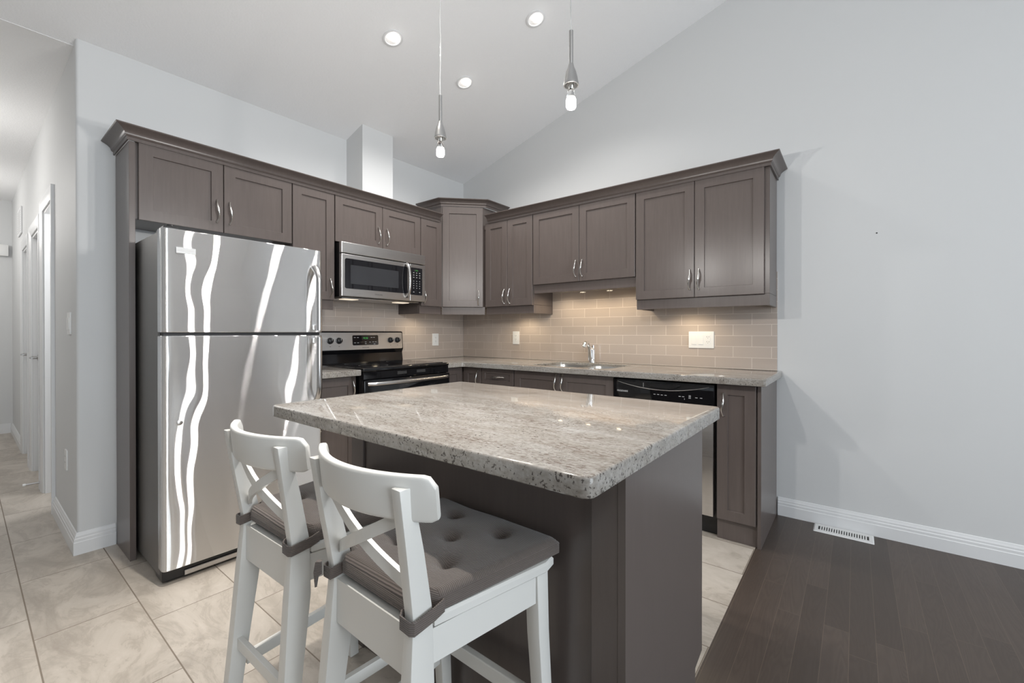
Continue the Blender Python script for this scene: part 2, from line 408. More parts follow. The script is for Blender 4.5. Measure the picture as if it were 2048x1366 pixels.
def slab(outer, holes, z0, z1, r):
    """stone slab: CCW outline, round nosing r, CW holes"""
    bm = B()
    levels = [(0.0, z0)] if r == 0 else [(r * 0.35, z0), (0.0, z0 + r * 0.35)]
    for k in range(4):
        a = math.radians(30 * k); levels.append((r * (1 - math.cos(a)), z1 - r + r * math.sin(a)))
    def wall(poly, sgn):
        rings = []
        for d, z in levels:
            q = offset_poly(poly, d) if d > 1e-7 else poly
            rings.append([bm.verts.new((x, y, z)) for x, y in q])
        for i in range(len(rings) - 1):
            for j in range(len(poly)):
                bm.faces.new((rings[i][j], rings[i][(j + 1) % len(poly)], rings[i + 1][(j + 1) % len(poly)], rings[i + 1][j]))
        return rings[0], rings[-1]
    bot, top = [], []
    for poly in [outer] + holes:
        b_, t_ = wall(poly, 1)
        bot.append(b_); top.append(t_)
    for loops in (bot, top):
        es = []
        for L in loops:
            for j in range(len(L)):
                e = bm.edges.get((L[j], L[(j + 1) % len(L)])) or bm.edges.new((L[j], L[(j + 1) % len(L)]))
                es.append(e)
        bmesh.ops.triangle_fill(bm, use_beauty=True, use_dissolve=False, edges=es)
    return bm
def sweep(bm, path, prof, mi=0):
    """sweep profile (out, z) along an open plan polyline with mitres; 'out' is to the right of travel"""
    n = len(path); rings = []
    P = [Vector(p) for p in path]
    for i in range(n):
        d1 = (P[i] - P[i - 1]).normalized() if i > 0 else None
        d2 = (P[i + 1] - P[i]).normalized() if i < n - 1 else None
        nr = lambda d: Vector((d.y, -d.x))
        if d1 is None: m, k = nr(d2), 1
        elif d2 is None: m, k = nr(d1), 1
        else:
            m = (nr(d1) + nr(d2)).normalized(); k = 1 / max(0.3, m.dot(nr(d1)))
        rings.append([(P[i].x + m.x * o * k, P[i].y + m.y * o * k, z) for o, z in prof])
    loft(bm, rings, True, mi=mi)

# ------------------------------------------------------------------ room shell
SLOPE, CZ = 0.2865, 2.692
RIDGE = 3.5
def ceil_z(x):
    return CZ + SLOPE * x if x <= RIDGE else CZ + SLOPE * (2 * RIDGE - x)
def struct(name, bm, mat, smooth=False, origin=(0, 0, 0)):
    return tag(obj(name, bm, mat, None, origin, smooth), kind='structure')
XB = 2.786                                            # line where stone floor meets oak
bm = B(); box(bm, (-4.7, RY, -0.10), (XB, 0.15, 0.0)); struct('floor', bm, 'floor_stone')
bm = B(); box(bm, (XB, RY, -0.10), (RX, 0.15, 0.0)); struct('floor_oak', bm, 'floor_oak')
# ceilings
bm = B()
prism(bm, [(-0.06, 0.15, CZ - 0.018), (RIDGE, 0.15, ceil_z(RIDGE)), (RX, 0.15, ceil_z(RX)), (RX, 0.15, 4.1), (-0.06, 0.15, 4.1)], (0, RY - 0.15, 0))
struct('ceiling', bm, 'ceiling_paint')
bm = B(); box(bm, (-4.7, RY, 2.672), (-0.06, 0.15, 2.80)); struct('ceiling_hall', bm, 'ceiling_paint')
# wall with the sink
bm = B()
prism(bm, [(-0.12, 0, 0), (RX, 0, 0), (RX, 0, ceil_z(RX)), (RIDGE, 0, ceil_z(RIDGE)), (0, 0, CZ), (-0.12, 0, CZ - 0.02)], (0, 0.12, 0))
struct('wall_sink', bm, 'wall_paint')
# wall with the range
YW = -2.822
bm = B(); box(bm, (-0.12, YW + 0.14, 0), (0, 0.0, 2.691)); struct('wall_range', bm, 'wall_paint')
# hall wall with three openings; its free corner is rounded
bm = B()
ops = [(-1.41, -0.90, 2.03), (-2.22, -1.62, 1.96), (-3.07, -2.49, 1.94)]
xs = [0.0]
for a, c_, h in ops: xs += [c_, a]
xs.append(-4.5)
for i in range(0, len(xs), 2):
    if i == 0: continue
    box(bm, (xs[i + 1], YW, 0), (xs[i], YW + 0.14, 2.69))
for a, c_, h in ops: box(bm, (a, YW, h), (c_, YW + 0.14, 2.69))
rr = 0.014
pts = [(xs[1], YW), (-rr, YW)] + [(-rr + rr * math.sin(math.radians(t)), YW + rr - rr * math.cos(math.radians(t))) for t in (15, 30, 45, 60, 75, 90)] + [(0, YW + 0.14), (xs[1], YW + 0.14)]
prism(bm, [(x, y, 0) for x, y in pts], (0, 0, 2.69))
struct('wall_hall', bm, 'wall_paint', smooth=30)
bm = B(); box(bm, (-4.62, -4.3, 0), (-4.5, YW + 0.14, 2.69)); struct('wall_hall_end', bm, 'wall_paint')
bm = B(); box(bm, (-4.6, -4.3, 0), (0, -4.2, 2.69)); struct('wall_hall_far', bm, 'wall_paint')
bm = B(); box(bm, (-0.12, RY, 0), (0, -4.3, 2.691)); struct('wall_living', bm, 'wall_paint')
# room seen through the open doorway
bm = B(); box(bm, (-2.5, -1.5, 0), (-0.3, -1.4, 2.69)); struct('wall_side_room', bm, 'wall_paint')
# living room walls behind the camera, with the windows that light the place
def wall_with_holes(name, plane, a0, a1, top, holes, thick):
    bm = B(); cuts = sorted({a0, a1} | {h[0] for h in holes} | {h[1] for h in holes})
    for i in range(len(cuts) - 1):
        u0, u1 = cuts[i], cuts[i + 1]; zz = [0.0]
        for h in holes:
            if h[0] <= u0 + 1e-6 and h[1] >= u1 - 1e-6: zz += [h[2], h[3]]
        zz.append(top)
        for k in range(0, len(zz), 2):
            if zz[k + 1] - zz[k] < 1e-4: continue
            if plane[0] == 'x': box(bm, (plane[1], u0, zz[k]), (plane[1] + thick, u1, zz[k + 1]))
            else: box(bm, (u0, plane[1], zz[k]), (u1, plane[1] + thick, zz[k + 1]))
    struct(name, bm, 'wall_paint')
hx = [(-3.95, -1.75, 0.3, 2.6)]
wall_with_holes('wall_windows', ('x', RX), RY, 0.12, ceil_z(RX), hx, 0.12)
hy = [(2.6, 4.0, 0.9, 2.3)]
wall_with_holes('wall_back', ('y', RY), -0.12, RX + 0.12, ceil_z(RIDGE), hy, -0.12)
for k, h in enumerate(hx):
    bm = B()
    for y0, y1 in ((h[0], h[0] + 0.005), (h[1] - 0.005, h[1])): box(bm, (RX, y0, h[2]), (RX + 0.1, y1, h[3]))
    for z0, z1 in ((h[2], h[2] + 0.03), (h[3] - 0.03, h[3])): box(bm, (RX, h[0] + 0.006, z0), (RX + 0.1, h[1] - 0.006, z1))
    w = struct('window_%d' % (k + 1), bm, 'trim_paint')
    bm = B(); box(bm, (RX + 0.05, h[0] + 0.006, h[2] + 0.031), (RX + 0.056, h[1] - 0.006, h[3] - 0.031)); obj('pane', bm, 'pane_glass', w)
h = hy[0]; bm = B()
for x0, x1 in ((h[0], h[0] + 0.05), (h[1] - 0.05, h[1]), (3.28, 3.32)): box(bm, (x0, RY - 0.1, h[2]), (x1, RY, h[3]))
for z0, z1 in ((h[2], h[2] + 0.05), (h[3] - 0.05, h[3])): box(bm, (h[0] + 0.05, RY - 0.1, z0), (h[1] - 0.05, RY, z1))
w = struct('window_2', bm, 'trim_paint')
bm = B(); box(bm, (h[0] + 0.051, RY - 0.056, h[2] + 0.051), (h[1] - 0.051, RY - 0.05, h[3] - 0.051)); obj('pane', bm, 'pane_glass', w)
# boxed-in duct standing on the wall cabinets
bm = B(); prism(bm, [(0.0005, -1.302, 2.192), (0.222, -1.302, 2.192), (0.222, -1.302, ceil_z(0.222)), (0.0005, -1.302, CZ)], (0, 0.276, 0))
struct('wall_duct', bm, 'wall_paint')
# backsplash tile
bm = B(); box(bm, (0.01, -0.008, 0.9145), (2.815, -0.0002, 1.545)); struct('wall_backsplash_sink', bm, 'backsplash_tile_sink')
bm = B(); box(bm, (0.0002, -1.885, 0.9145), (0.008, -0.0085, 1.46)); struct('wall_backsplash_range', bm, 'backsplash_tile_range')
# baseboards
bprof = [(0.0, 0.0), (0.0155, 0.0), (0.0155, 0.064), (0.013, 0.068), (0.013, 0.081), (0.0095, 0.086), (0.0095, 0.095), (0.006, 0.102), (0.004, 0.110), (0.0, 0.113)]
def base(name, path):
    bm = B(); sweep(bm, path, bprof); struct(name, bm, 'trim_paint', smooth=25)
base('baseboard_sink', [(2.8205, -0.0003), (RX, -0.0003)])
base('baseboard_range', [(-0.83, YW - 0.0003), (0.0003, YW - 0.0003), (0.0003, -2.6735)])
base('baseboard_hall', [(-4.4995, YW - 0.0003), (-3.143, YW - 0.0003)])
base('baseboard_hall_far', [(-2.417, YW - 0.0003), (-2.293, YW - 0.0003)])
base('baseboard_hall_mid', [(-1.547, YW - 0.0003), (-1.483, YW - 0.0003)])
base('baseboard_hall_end', [(-4.4997, YW - 0.016), (-4.4997, -4.19)])
# casings and doors of the hall
cprof = [(0.0, 0.0), (0.072, 0.0), (0.072, 0.017), (0.06, 0.019), (0.03, 0.013), (0.01, 0.011), (0.0, 0.008)]
def casing(name, a, c_, h):
    bm = B()
    w, t = 0.072, 0.018
    def strip(p0, p1, nrm):       # p0->p1 inner edge line, nrm outward in wall plane
        r = []
        for p, ext in ((p0, 0), (p1, 0)):
            r.append(p)
    for x_in, s in ((c_, 1), (a, -1)):
        pr = [(x_in + s * o, YW - 0.0003 - d) for o, d in cprof]
        top = [h + o for o, d in cprof]
        loft(bm, [[(x, y, 0.0) for x, y in pr], [(x, y, z) for (x, y), z in zip(pr, top)]])
    r0 = [(c_ + o, YW - 0.0003 - d, h + o) for o, d in cprof]; r1 = [(a - o, YW - 0.0003 - d, h + o) for o, d in cprof]
    loft(bm, [r0, r1])
    # jamb lining
    box(bm, (c_ - 0.018, YW + 0.0005, 0), (c_ - 0.0005, YW + 0.139, h)); box(bm, (a + 0.0005, YW + 0.0005, 0), (a + 0.018, YW + 0.139, h))
    box(bm, (a + 0.018, YW + 0.0005, h - 0.018), (c_ - 0.018, YW + 0.139, h - 0.0005))
    return struct(name, bm, 'trim_paint', smooth=25)
for k, o_ in enumerate(ops): casing('trim_%d' % (k + 1), *o_)
def panel_door(name, a, c_, h, handle_x):
    bm = B(); y = YW + 0.03
    box(bm, (a + 0.02, y, 0.008), (c_ - 0.02, y + 0.035, h - 0.02), 0.002)
    d = struct(name, bm, 'trim_paint')
    bm = B()
    for z0, z1, arch in ((0.25, 0.82, 0), (1.0, 1.62, 1)):
        x0, x1 = a + 0.13, c_ - 0.13
        pts = [(x0, z0), (x1, z0), (x1, z1)]
        if arch: pts += [((x0 + x1) / 2 + (x1 - x0) / 2 * math.cos(t), z1 + 0.16 * math.sin(t)) for t in [PI * q / 12 for q in range(1, 12)]]
        pts.append((x0, z1))
        ins = offset_poly(pts, 0.028)
        loft(bm, [[(x, y - 0.0001, z) for x, z in pts], [(x, y - 0.012, z) for x, z in offset_poly(pts, 0.012)], [(x, y - 0.002, z) for x, z in ins]])
    obj('panel_moulding', bm, 'trim_paint', d, smooth=25)
    bm = B(); lathe(bm, [(0.026, -0.0005), (0.026, -0.008), (0.011, -0.012), (0.011, -0.04)], (handle_x, y, 0.95), 'y', 16)
    tube(bm, [(handle_x, y - 0.04, 0.95), (handle_x + 0.03, y - 0.048, 0.951), (handle_x + 0.105, y - 0.046, 0.951)], [0.009, 0.009, 0.007])
    obj('handle', bm, 'lamp_nickel', d, smooth=True, label='dark nickel lever handle')
panel_door('door_1', -2.22, -1.62, 1.96, -2.15)
panel_door('door_2', -3.07, -2.49, 1.94, -3.00)

# ------------------------------------------------------------------ cabinet parts
class Run:
    """frame of a cabinet run: s along the wall, d out of it, z up"""
    def __init__(self, o, s, d): self.o, self.s, self.d = Vector(o), Vector(s), Vector(d)
    def p(self, s, d, z): return self.o + self.s * s + self.d * d + Vector((0, 0, z))
RANGE = Run((0, 0, 0), (0, -1, 0), (1, 0, 0))           # s = -y
SINK = Run((0, 0, 0), (1, 0, 0), (0, -1, 0))            # s = x
def rbox(bm, R, a, c, bev=0.0, mi=0, seg=1):
    s0, s1 = sorted((a[0], c[0])); d0, d1 = sorted((a[1], c[1])); z0, z1 = sorted((a[2], c[2]))
    vs = [bm.verts.new(R.p(s, d, z)) for s in (s0, s1) for d in (d0, d1) for z in (z0, z1)]
    q = [(0, 1, 3, 2), (4, 6, 7, 5), (0, 4, 5, 1), (2, 3, 7, 6), (0, 2, 6, 4), (1, 5, 7, 3)]
    fs = [bm.faces.new([vs[i] for i in f]) for f in q]
    for f in fs: f.material_index = mi
    if bev > 0:
        es = list({e for f in fs for e in f.edges})
        r = bmesh.ops.bevel(bm, geom=es, offset=bev, segments=seg, affect='EDGES', profile=0.5)
        for f in r['faces']: f.material_index = mi
def shaker(R, s0, s1, z0, z1, d, stile=0.058, th=0.02, rec=0.008):
    bm = B()
    def ring(i, dd): return [bm.verts.new(R.p(s, dd, z)) for s, z in ((s0 + i, z0 + i), (s1 - i, z0 + i), (s1 - i, z1 - i), (s0 + i, z1 - i))]
    e = 0.0015
    rings = [ring(0, d), ring(0, d + th - e), ring(e, d + th), ring(stile, d + th), ring(stile + 0.002, d + th - rec), ]
    for i in range(len(rings) - 1):
        for j in range(4): bm.faces.new((rings[i][j], rings[i][(j + 1) % 4], rings[i + 1][(j + 1) % 4], rings[i + 1][j]))
    bm.faces.new(rings[0]); bm.faces.new(rings[-1])
    return bm
def pull(R, s, z, d, vertical=True, L=0.122):
    """bowed cabinet pull with swelling grip and small feet"""
    bm = B(); path, rad = [], []
    for k in range(19):
        t = -1 + 2 * k / 18
        out = 0.005 + 0.025 * (1 - abs(t) ** 2.4)
        side = 0.0045 * math.sin(PI * t)
        along = t * L / 2
        path.append(R.p(s + (side if vertical else along), d + out, z + (along if vertical else side * 0.6)))
        rad.append(0.0036 + 0.0030 * math.exp(-(t / 0.42) ** 2) + 0.0022 * math.exp(-((abs(t) - 1) / 0.10) ** 2) + 0.0012 * math.exp(-(t / 0.07) ** 2))
    tube(bm, path, rad, 10)
    for t in (-1, 1):
        q = t * L / 2
        a = R.p(s + (0 if vertical else q), d + 0.0003, z + (q if vertical else 0)); c = R.p(s + (0 if vertical else q), d + 0.008, z + (q if vertical else 0))
        tube(bm, [a, (a + c) / 2, c], [0.0062, 0.0068, 0.0045], 10)
    return bm
def door(par, R, s0, s1, z0, z1, d, hs=None, hz=None, label=None, stile=0.058, vertical=True, name='door'):
    o = obj(name, shaker(R, s0, s1, z0, z1, d, stile), 'cabinet_wood', par)
    if hs is not None: obj('handle', pull(R, hs, hz, d + 0.02, vertical), 'satin_nickel', o, smooth=60)
    return o
def wall_cabinet(name, label, R, s0, s1, z0, z1, d, doors, rail=None, hz=None, group=None):
    """doors: list of (s0, s1, handle_s or None)"""
    g = 0.0012
    t = thing(name, R.p((s0 + s1) / 2, d / 2, z0), label, 'cabinet', group)
    bm = B(); rbox(bm, R, (s0 + g, 0.0095 if z0 < 1.5 else 0.0095, z0 + 0.004), (s1 - g, d - 0.001, z1), 0.0008)
    obj('cabinet_body', bm, 'cabinet_wood', t)
    if rail is not None:
        bm = B(); rbox(bm, R, (rail[0] + g, d - 0.022, rail[2]), (rail[1] - g, d - 0.001, z0 + 0.003), 0.0008)
        if len(rail) > 3:
            for sd in rail[3]:
                a = rail[0] + g if sd == 0 else rail[1] - g - 0.018
                rbox(bm, R, (a, 0.0095, rail[2]), (a + 0.018, d - 0.0225, z0 + 0.003), 0.0008)
        obj('light_rail', bm, 'cabinet_wood', t)
    for a, c_, hs in doors:
        door(t, R, a, c_, z0, z1 - 0.004, d, hs, hz if hz else z0 + 0.115)
    return t
DU = 0.292                                            # depth of the wall cabinet boxes
UZ0, UZ1, RZ = 1.385, 2.135, 1.318
GD = 0.0018
# range wall, from the tall panel to the corner (s = -y)
DR = 0.296
wall_cabinet('wall_cabinet', 'wide two-door dark wood wall cabinet directly above the refrigerator', RANGE, 1.869, 2.645, 1.735, UZ1, DR,
             [(2.258, 2.633, 2.290), (1.872, 2.254, 2.226)], None, 1.852)
wall_cabinet('wall_cabinet', 'tall narrow single-door wall cabinet between the refrigerator and the microwave', RANGE, 1.5775, 1.868, UZ0, UZ1, DR,
             [(1.581, 1.866, 1.612)], (1.5775, 1.868, RZ), 1.468)
wall_cabinet('wall_cabinet', 'short two-door wall cabinet mounted right above the microwave', RANGE, 0.816, 1.5765, 1.802, UZ1, DR,
             [(1.190, 1.574, 1.226), (0.819, 1.186, 1.150)], None, 1.902)
NARROW_R = wall_cabinet('wall_cabinet', 'narrow single-door wall cabinet between the microwave and the angled corner cabinet', RANGE, 0.579, 0.815, UZ0, UZ1, DR,
             [(0.582, 0.812, 0.785)], (0.573, 0.815, RZ, (1,)), 1.468)
# sink wall (s = x)
NARROW = [None, NARROW_R]
NARROW[0] = wall_cabinet('wall_cabinet', 'narrow two-door wall cabinet beside the angled corner cabinet, above the tiled wall with one outlet', SINK, 0.586, 1.112, UZ0, UZ1, DU,
             [(0.590, 0.840, 0.812), (0.844, 1.108, 0.872)], (0.586, 1.112, RZ, (1,)), 1.468)
wall_cabinet('wall_cabinet', 'shorter two-door wall cabinet above the sink, with glowing lights under it', SINK, 1.113, 1.996, 1.548, UZ1, DU,
             [(1.117, 1.546, 1.520), (1.550, 1.993, 1.576)], (1.113, 1.996, 1.478), 1.645)
wall_cabinet('wall_cabinet', 'large two-door wall cabinet at the free end, above the dishwasher', SINK, 1.997, 2.813, UZ0, UZ1, DU,
             [(2.000, 2.390, 2.365), (2.394, 2.785, 2.420)], (1.997, 2.813, RZ, (0, 1)), 1.497)
for name_, a_, c_ in (('gap_light_stop', (0.556, -0.0095, 2.085), (0.5868, -0.285, 2.12)), ('gap_light_stop', (0.0095, -0.5782, 2.085), (0.285, -0.5672, 2.12))):  # unseen caps added to keep downlight out of the corner cabinet gaps
    bm = B(); box(bm, a_, c_); obj(name_, bm, 'cabinet_wood', NARROW[0] if a_[0] > 0.5 else NARROW[1])
# diagonal corner cabinet, set higher, with its own crown
CT = 2.278
t = thing('corner_wall_cabinet', (0.2, -0.2, UZ0), 'taller angled corner wall cabinet with its own crown, between the two wall runs', 'cabinet')
cp = [(0.0095, -0.0095), (0.0095, -0.5665), (0.293, -0.5665), (0.5545, -0.305), (0.5545, -0.0095)]
bm = B(); prism(bm, [(x, y, UZ0 + 0.004) for x, y in cp], (0, 0, CT - UZ0)); obj('cabinet_body', bm, 'cabinet_wood', t)
dd = Vector((1, 1, 0)).normalized(); dn = Vector((1, -1, 0)).normalized()
DG = Run(Vector((0.293, -0.5665, 0)), dd, dn); LG = (Vector((0.5545, -0.305)) - Vector((0.293, -0.5665))).length
door(t, DG, 0.012, LG - 0.001, UZ0, CT - 0.004, 0.0005, LG - 0.042, 1.468)
bm = B(); rbox(bm, DG, (0.004, -0.022, RZ), (LG + 0.018, -0.001, UZ0 + 0.003), 0.0008); obj('light_rail', bm, 'cabinet_wood', t)
def crown_prof(z, hgt=0.066, out=0.055):
    p = [(0.0, 0.0), (0.007, 0.0), (0.007, 0.016), (0.012, 0.019), (0.014, 0.0225)]
    for k in range(7):
        a = k / 6; p.append((0.016 + (out - 0.018) * a ** 1.7, 0.0245 + (hgt - 0.031) * a ** 0.8))
    p += [(out, hgt - 0.004), (out, hgt), (0.0, hgt)]
    return [(o, z + h) for o, h in p]
bm = B(); sweep(bm, [(0.001, -0.5672), (0.2945, -0.5672), (0.5708, -0.2905), (0.5708, -0.001)], crown_prof(CT + 0.0045, 0.062, 0.050))
obj('crown_moulding', bm, 'cabinet_wood', t, smooth=25)
# crowns of the two runs
bm = B(); FD = DR + 0.0205
sweep(bm, [(0.001, -2.6722), (FD, -2.6722), (FD, -0.612)], crown_prof(2.1262))
tag(obj('crown_moulding', bm, 'cabinet_wood', None, (0.2, -1.6, 2.13), smooth=25), 'dark crown moulding along the cabinets above refrigerator and microwave', 'moulding')
bm = B(); FD2 = DU + 0.0205
sweep(bm, [(0.626, -FD2), (2.8142, -FD2), (2.8142, -0.001)], crown_prof(2.1262))
tag(obj('crown_moulding', bm, 'cabinet_wood', None, (1.7, -0.2, 2.13), smooth=25), 'dark crown moulding along the wall cabinets over the sink', 'moulding')
# tall end panel beside the refrigerator
bm = B(); box(bm, (0.0195, -2.671, 0.0005), (0.316, -2.6465, 2.125), 0.001)
tag(obj('end_panel', bm, 'cabinet_wood', None, (0.16, -2.66, 0)), 'full-height dark wood end panel standing beside the refrigerator', 'panel')

# ------------------------------------------------------------------ base cabinets
DBX = 0.578; KZ = 0.105
def base_cabinet(name, label, R, s0, s1, fronts, end=None, top=0.8745):
    g = 0.0012
    t = thing(name, R.p((s0 + s1) / 2, 0.3, 0), label, 'cabinet')
    bm = B(); rbox(bm, R, (s0 + g, 0.002, KZ), (s1 - g, DBX - 0.001, top), 0.0008); obj('cabinet_body', bm, 'cabinet_wood', t)
    bm = B(); rbox(bm, R, (s0 + g, 0.1, 0.0005), (s1 - g, 0.572, KZ - 0.001)); obj('toe_kick', bm, 'cabinet_wood', t)
    for f in fronts:
        kind, a, c_, z0, z1, hs, hz = f
        door(t, R, a, c_, z0, z1, DBX, hs, hz, None, 0.05 if kind == 'drawer' and z1 - z0 > 0.2 else (0.035 if kind == 'drawer' else 0.055), kind != 'drawer', 'drawer' if kind == 'drawer' else 'door')
    return t
base_cabinet('base_cabinet', 'small one-door base cabinet between the refrigerator and the range', RANGE, 1.586, 1.884,
             [('door', 1.590, 1.880, 0.115, 0.868, 1.618, 0.80)])
# blind corner: two faces, one to each run
t = thing('corner_base_cabinet', (0.3, -0.3, 0), 'dark corner base cabinet beside the range, under the bend of the worktop', 'cabinet')
bm = B(); prism(bm, [(x, y, KZ) for x, y in ((0.002, -0.002), (0.002, -0.8215), (DBX - 0.001, -0.8215), (DBX - 0.001, -(DBX - 0.001)), (0.8035, -(DBX - 0.001)), (0.8035, -0.002))], (0, 0, 0.8745 - KZ))
obj('cabinet_body', bm, 'cabinet_wood', t)
bm = B(); prism(bm, [(x, y, 0.0005) for x, y in ((0.1, -0.1), (0.1, -0.8215), (0.572, -0.8215), (0.572, -0.572), (0.8035, -0.572), (0.8035, -0.1))], (0, 0, KZ - 0.0015))
obj('toe_kick', bm, 'cabinet_wood', t)
door(t, RANGE, 0.612, 0.815, 0.115, 0.868, DBX, None, None, None, 0.055)
door(t, SINK, 0.603, 0.801, 0.115, 0.868, DBX, 0.770, 0.785, None, 0.05)
base_cabinet('base_cabinet', 'base cabinet with a shallow top drawer, between the corner and the sink cabinet', SINK, 0.805, 1.142,
             [('drawer', 0.809, 1.138, 0.745, 0.868, 0.985, 0.806), ('drawer', 0.809, 1.138, 0.435, 0.740, 0.985, 0.60), ('drawer', 0.809, 1.138, 0.115, 0.430, 0.985, 0.28)])
t = thing('base_cabinet', (1.55, -0.3, 0), 'two-door base cabinet under the sink', 'cabinet')
bm = B()
for a, c_ in ((1.1445, 1.162), (1.954, 1.9715)): box(bm, (a, -0.002, KZ), (c_, -(DBX - 0.001), 0.8745))
box(bm, (1.1445, -0.002, KZ), (1.9715, -(DBX - 0.001), KZ + 0.02)); box(bm, (1.1445, -0.002, KZ), (1.9715, -0.012, 0.8745)); box(bm, (1.1445, -(DBX - 0.02), 0.80), (1.9715, -(DBX - 0.001), 0.8745))
obj('cabinet_body', bm, 'cabinet_wood', t)
bm = B(); box(bm, (1.1445, -0.1, 0.0005), (1.9715, -0.572, KZ - 0.001)); obj('toe_kick', bm, 'cabinet_wood', t)
door(t, SINK, 1.147, 1.556, 0.115, 0.868, DBX, 1.530, 0.80, None, 0.055); door(t, SINK, 1.560, 1.968, 0.115, 0.868, DBX, 1.586, 0.80, None, 0.055)
t = base_cabinet('base_cabinet', 'narrow one-door base cabinet at the free end of the worktop, beside the dishwasher', SINK, 2.592, 2.796,
             [('door', 2.596, 2.790, 0.118, 0.868, 2.630, 0.758)])
bm = B(); box(bm, (2.7965, -0.0165, 0.0005), (2.8145, -0.590, 0.8745), 0.001); obj('side_panel', bm, 'cabinet_wood', t)

# ------------------------------------------------------------------ worktops, sink, tap
TZ0, TZ1 = 0.8755, 0.914
poly = [(0.0085, -1.884), (0.652, -1.884), (0.652, -1.5855), (0.0085, -1.5855)]
bm = slab(poly, [], TZ0, TZ1, 0.006)
tag(obj('worktop', bm, 'granite', None, (0.3, -1.7, TZ1), smooth=40), 'short speckled granite worktop between the refrigerator and the range', 'worktop')
r = 0.03
inner = [(0.652 + r - r * math.cos(math.radians(a)), -0.652 - r + r * math.sin(math.radians(a))) for a in (0, 30, 60, 90)]
poly = [(0.0085, -0.0085), (0.0085, -0.8185), (0.652, -0.8185)] + inner + [(2.833, -0.652), (2.843, -0.642), (2.843, -0.0085), ]
hole = rounded(1.255, 1.895, -0.556, -0.104, 0.07, 6)[::-1]
bm = slab(poly, [hole], TZ0, TZ1, 0.006)
tag(obj('worktop', bm, 'granite', None, (1.5, -0.3, TZ1), smooth=40), 'long L-shaped granite worktop running round the corner past the sink', 'worktop')
t = thing('sink', (1.575, -0.33, 0.70), 'stainless steel double-bowl sink set under the granite worktop', 'sink')
for a, c_ in ((1.262, 1.566), (1.584, 1.888)):
    bm = B(); o1 = rounded(a, c_, -0.548, -0.112, 0.06); o2 = rounded(a + 0.004, c_ - 0.004, -0.544, -0.116, 0.057); o3 = rounded(a + 0.03, c_ - 0.03, -0.51, -0.15, 0.05)
    loft(bm, [[(x, y, 0.700) for x, y in offset_poly(o1, 0.02)], [(x, y, 0.894) for x, y in o1], [(x, y, 0.894) for x, y in o2], [(x, y, 0.725) for x, y in o3]])
    bw = obj('bowl', bm, 'sink_steel', t, smooth=40)
    bm = B(); lathe(bm, [(0.04, 0.7255), (0.04, 0.729), (0.03, 0.729), (0.028, 0.7265)], ((a + c_) / 2, -0.33, 0), n=20); obj('drain', bm, 'chrome', bw, smooth=30)
bm = B(); box(bm, (1.5665, -0.50, 0.80), (1.5835, -0.16, 0.889), 0.004); obj('divider', bm, 'sink_steel', t)
fx_, fy_ = 1.525, -0.058
t = thing('faucet', (fx_, fy_, TZ1), 'chrome single-lever kitchen faucet behind the sink', 'faucet')
bm = B(); lathe(bm, [(0.029, 0.0005), (0.029, 0.007), (0.0255, 0.012), (0.0245, 0.05), (0.0245, 0.095), (0.022, 0.108), (0.012, 0.116), (0.003, 0.118)], (fx_, fy_, TZ1), n=24)
obj('faucet_body', bm, 'chrome', t, smooth=40)
bm = B(); pth = [(fx_ - 0.008, fy_ - dy_, TZ1 + dz_) for dy_, dz_ in ((0.020, 0.022), (0.026, 0.06), (0.031, 0.10), (0.038, 0.130), (0.049, 0.152), (0.064, 0.163))]
tube(bm, pth, [0.0165, 0.0155, 0.0145, 0.0140, 0.0138, 0.0135], 14)
obj('spout', bm, 'chrome', t, smooth=50)
e = Vector(pth[-1]); bm = B()
tube(bm, [e + Vector((0, 0.010, -0.004)), e + Vector((0, -0.006, 0.002)), e + Vector((0, -0.026, -0.002)), e + Vector((0, -0.044, -0.016)), e + Vector((0, -0.054, -0.036))], [0.0135, 0.017, 0.019, 0.0185, 0.016], 14)
obj('spray_head', bm, 'chrome', t, smooth=50)
bm = B(); tube(bm, [(fx_ + 0.002, fy_ + 0.004, TZ1 + 0.112), (fx_ + 0.006, fy_ + 0.006, TZ1 + 0.128), (fx_ + 0.008, fy_ + 0.002, TZ1 + 0.142)], [0.014, 0.011, 0.007], 10); obj('lever', bm, 'chrome', t, smooth=50)

# ------------------------------------------------------------------ text on things
def text(name, body, loc, rot, size, mat, parent, align='CENTER'):
    cu = bpy.data.curves.new(name, 'FONT'); cu.body = body; cu.size = size; cu.align_x = align; cu.align_y = 'CENTER'; cu.extrude = 0.0002
    cu.materials.append(MATS[mat]); o = bpy.data.objects.new(name, cu); COL.objects.link(o)
    dg = bpy.context.evaluated_depsgraph_get(); me = bpy.data.meshes.new_from_object(o.evaluated_get(dg))
    bpy.data.objects.remove(o); bpy.data.curves.remove(cu)
    me.name = name; o = bpy.data.objects.new(name, me); COL.objects.link(o)
    o.parent = parent; o.location = Vector(loc) - world_off(parent); o.rotation_euler = rot
    return o
FACE_X = (PI / 2, 0, PI / 2)        # reads on a face looking along +x
FACE_Y = (PI / 2, 0, 0)             # reads on a face looking along -y

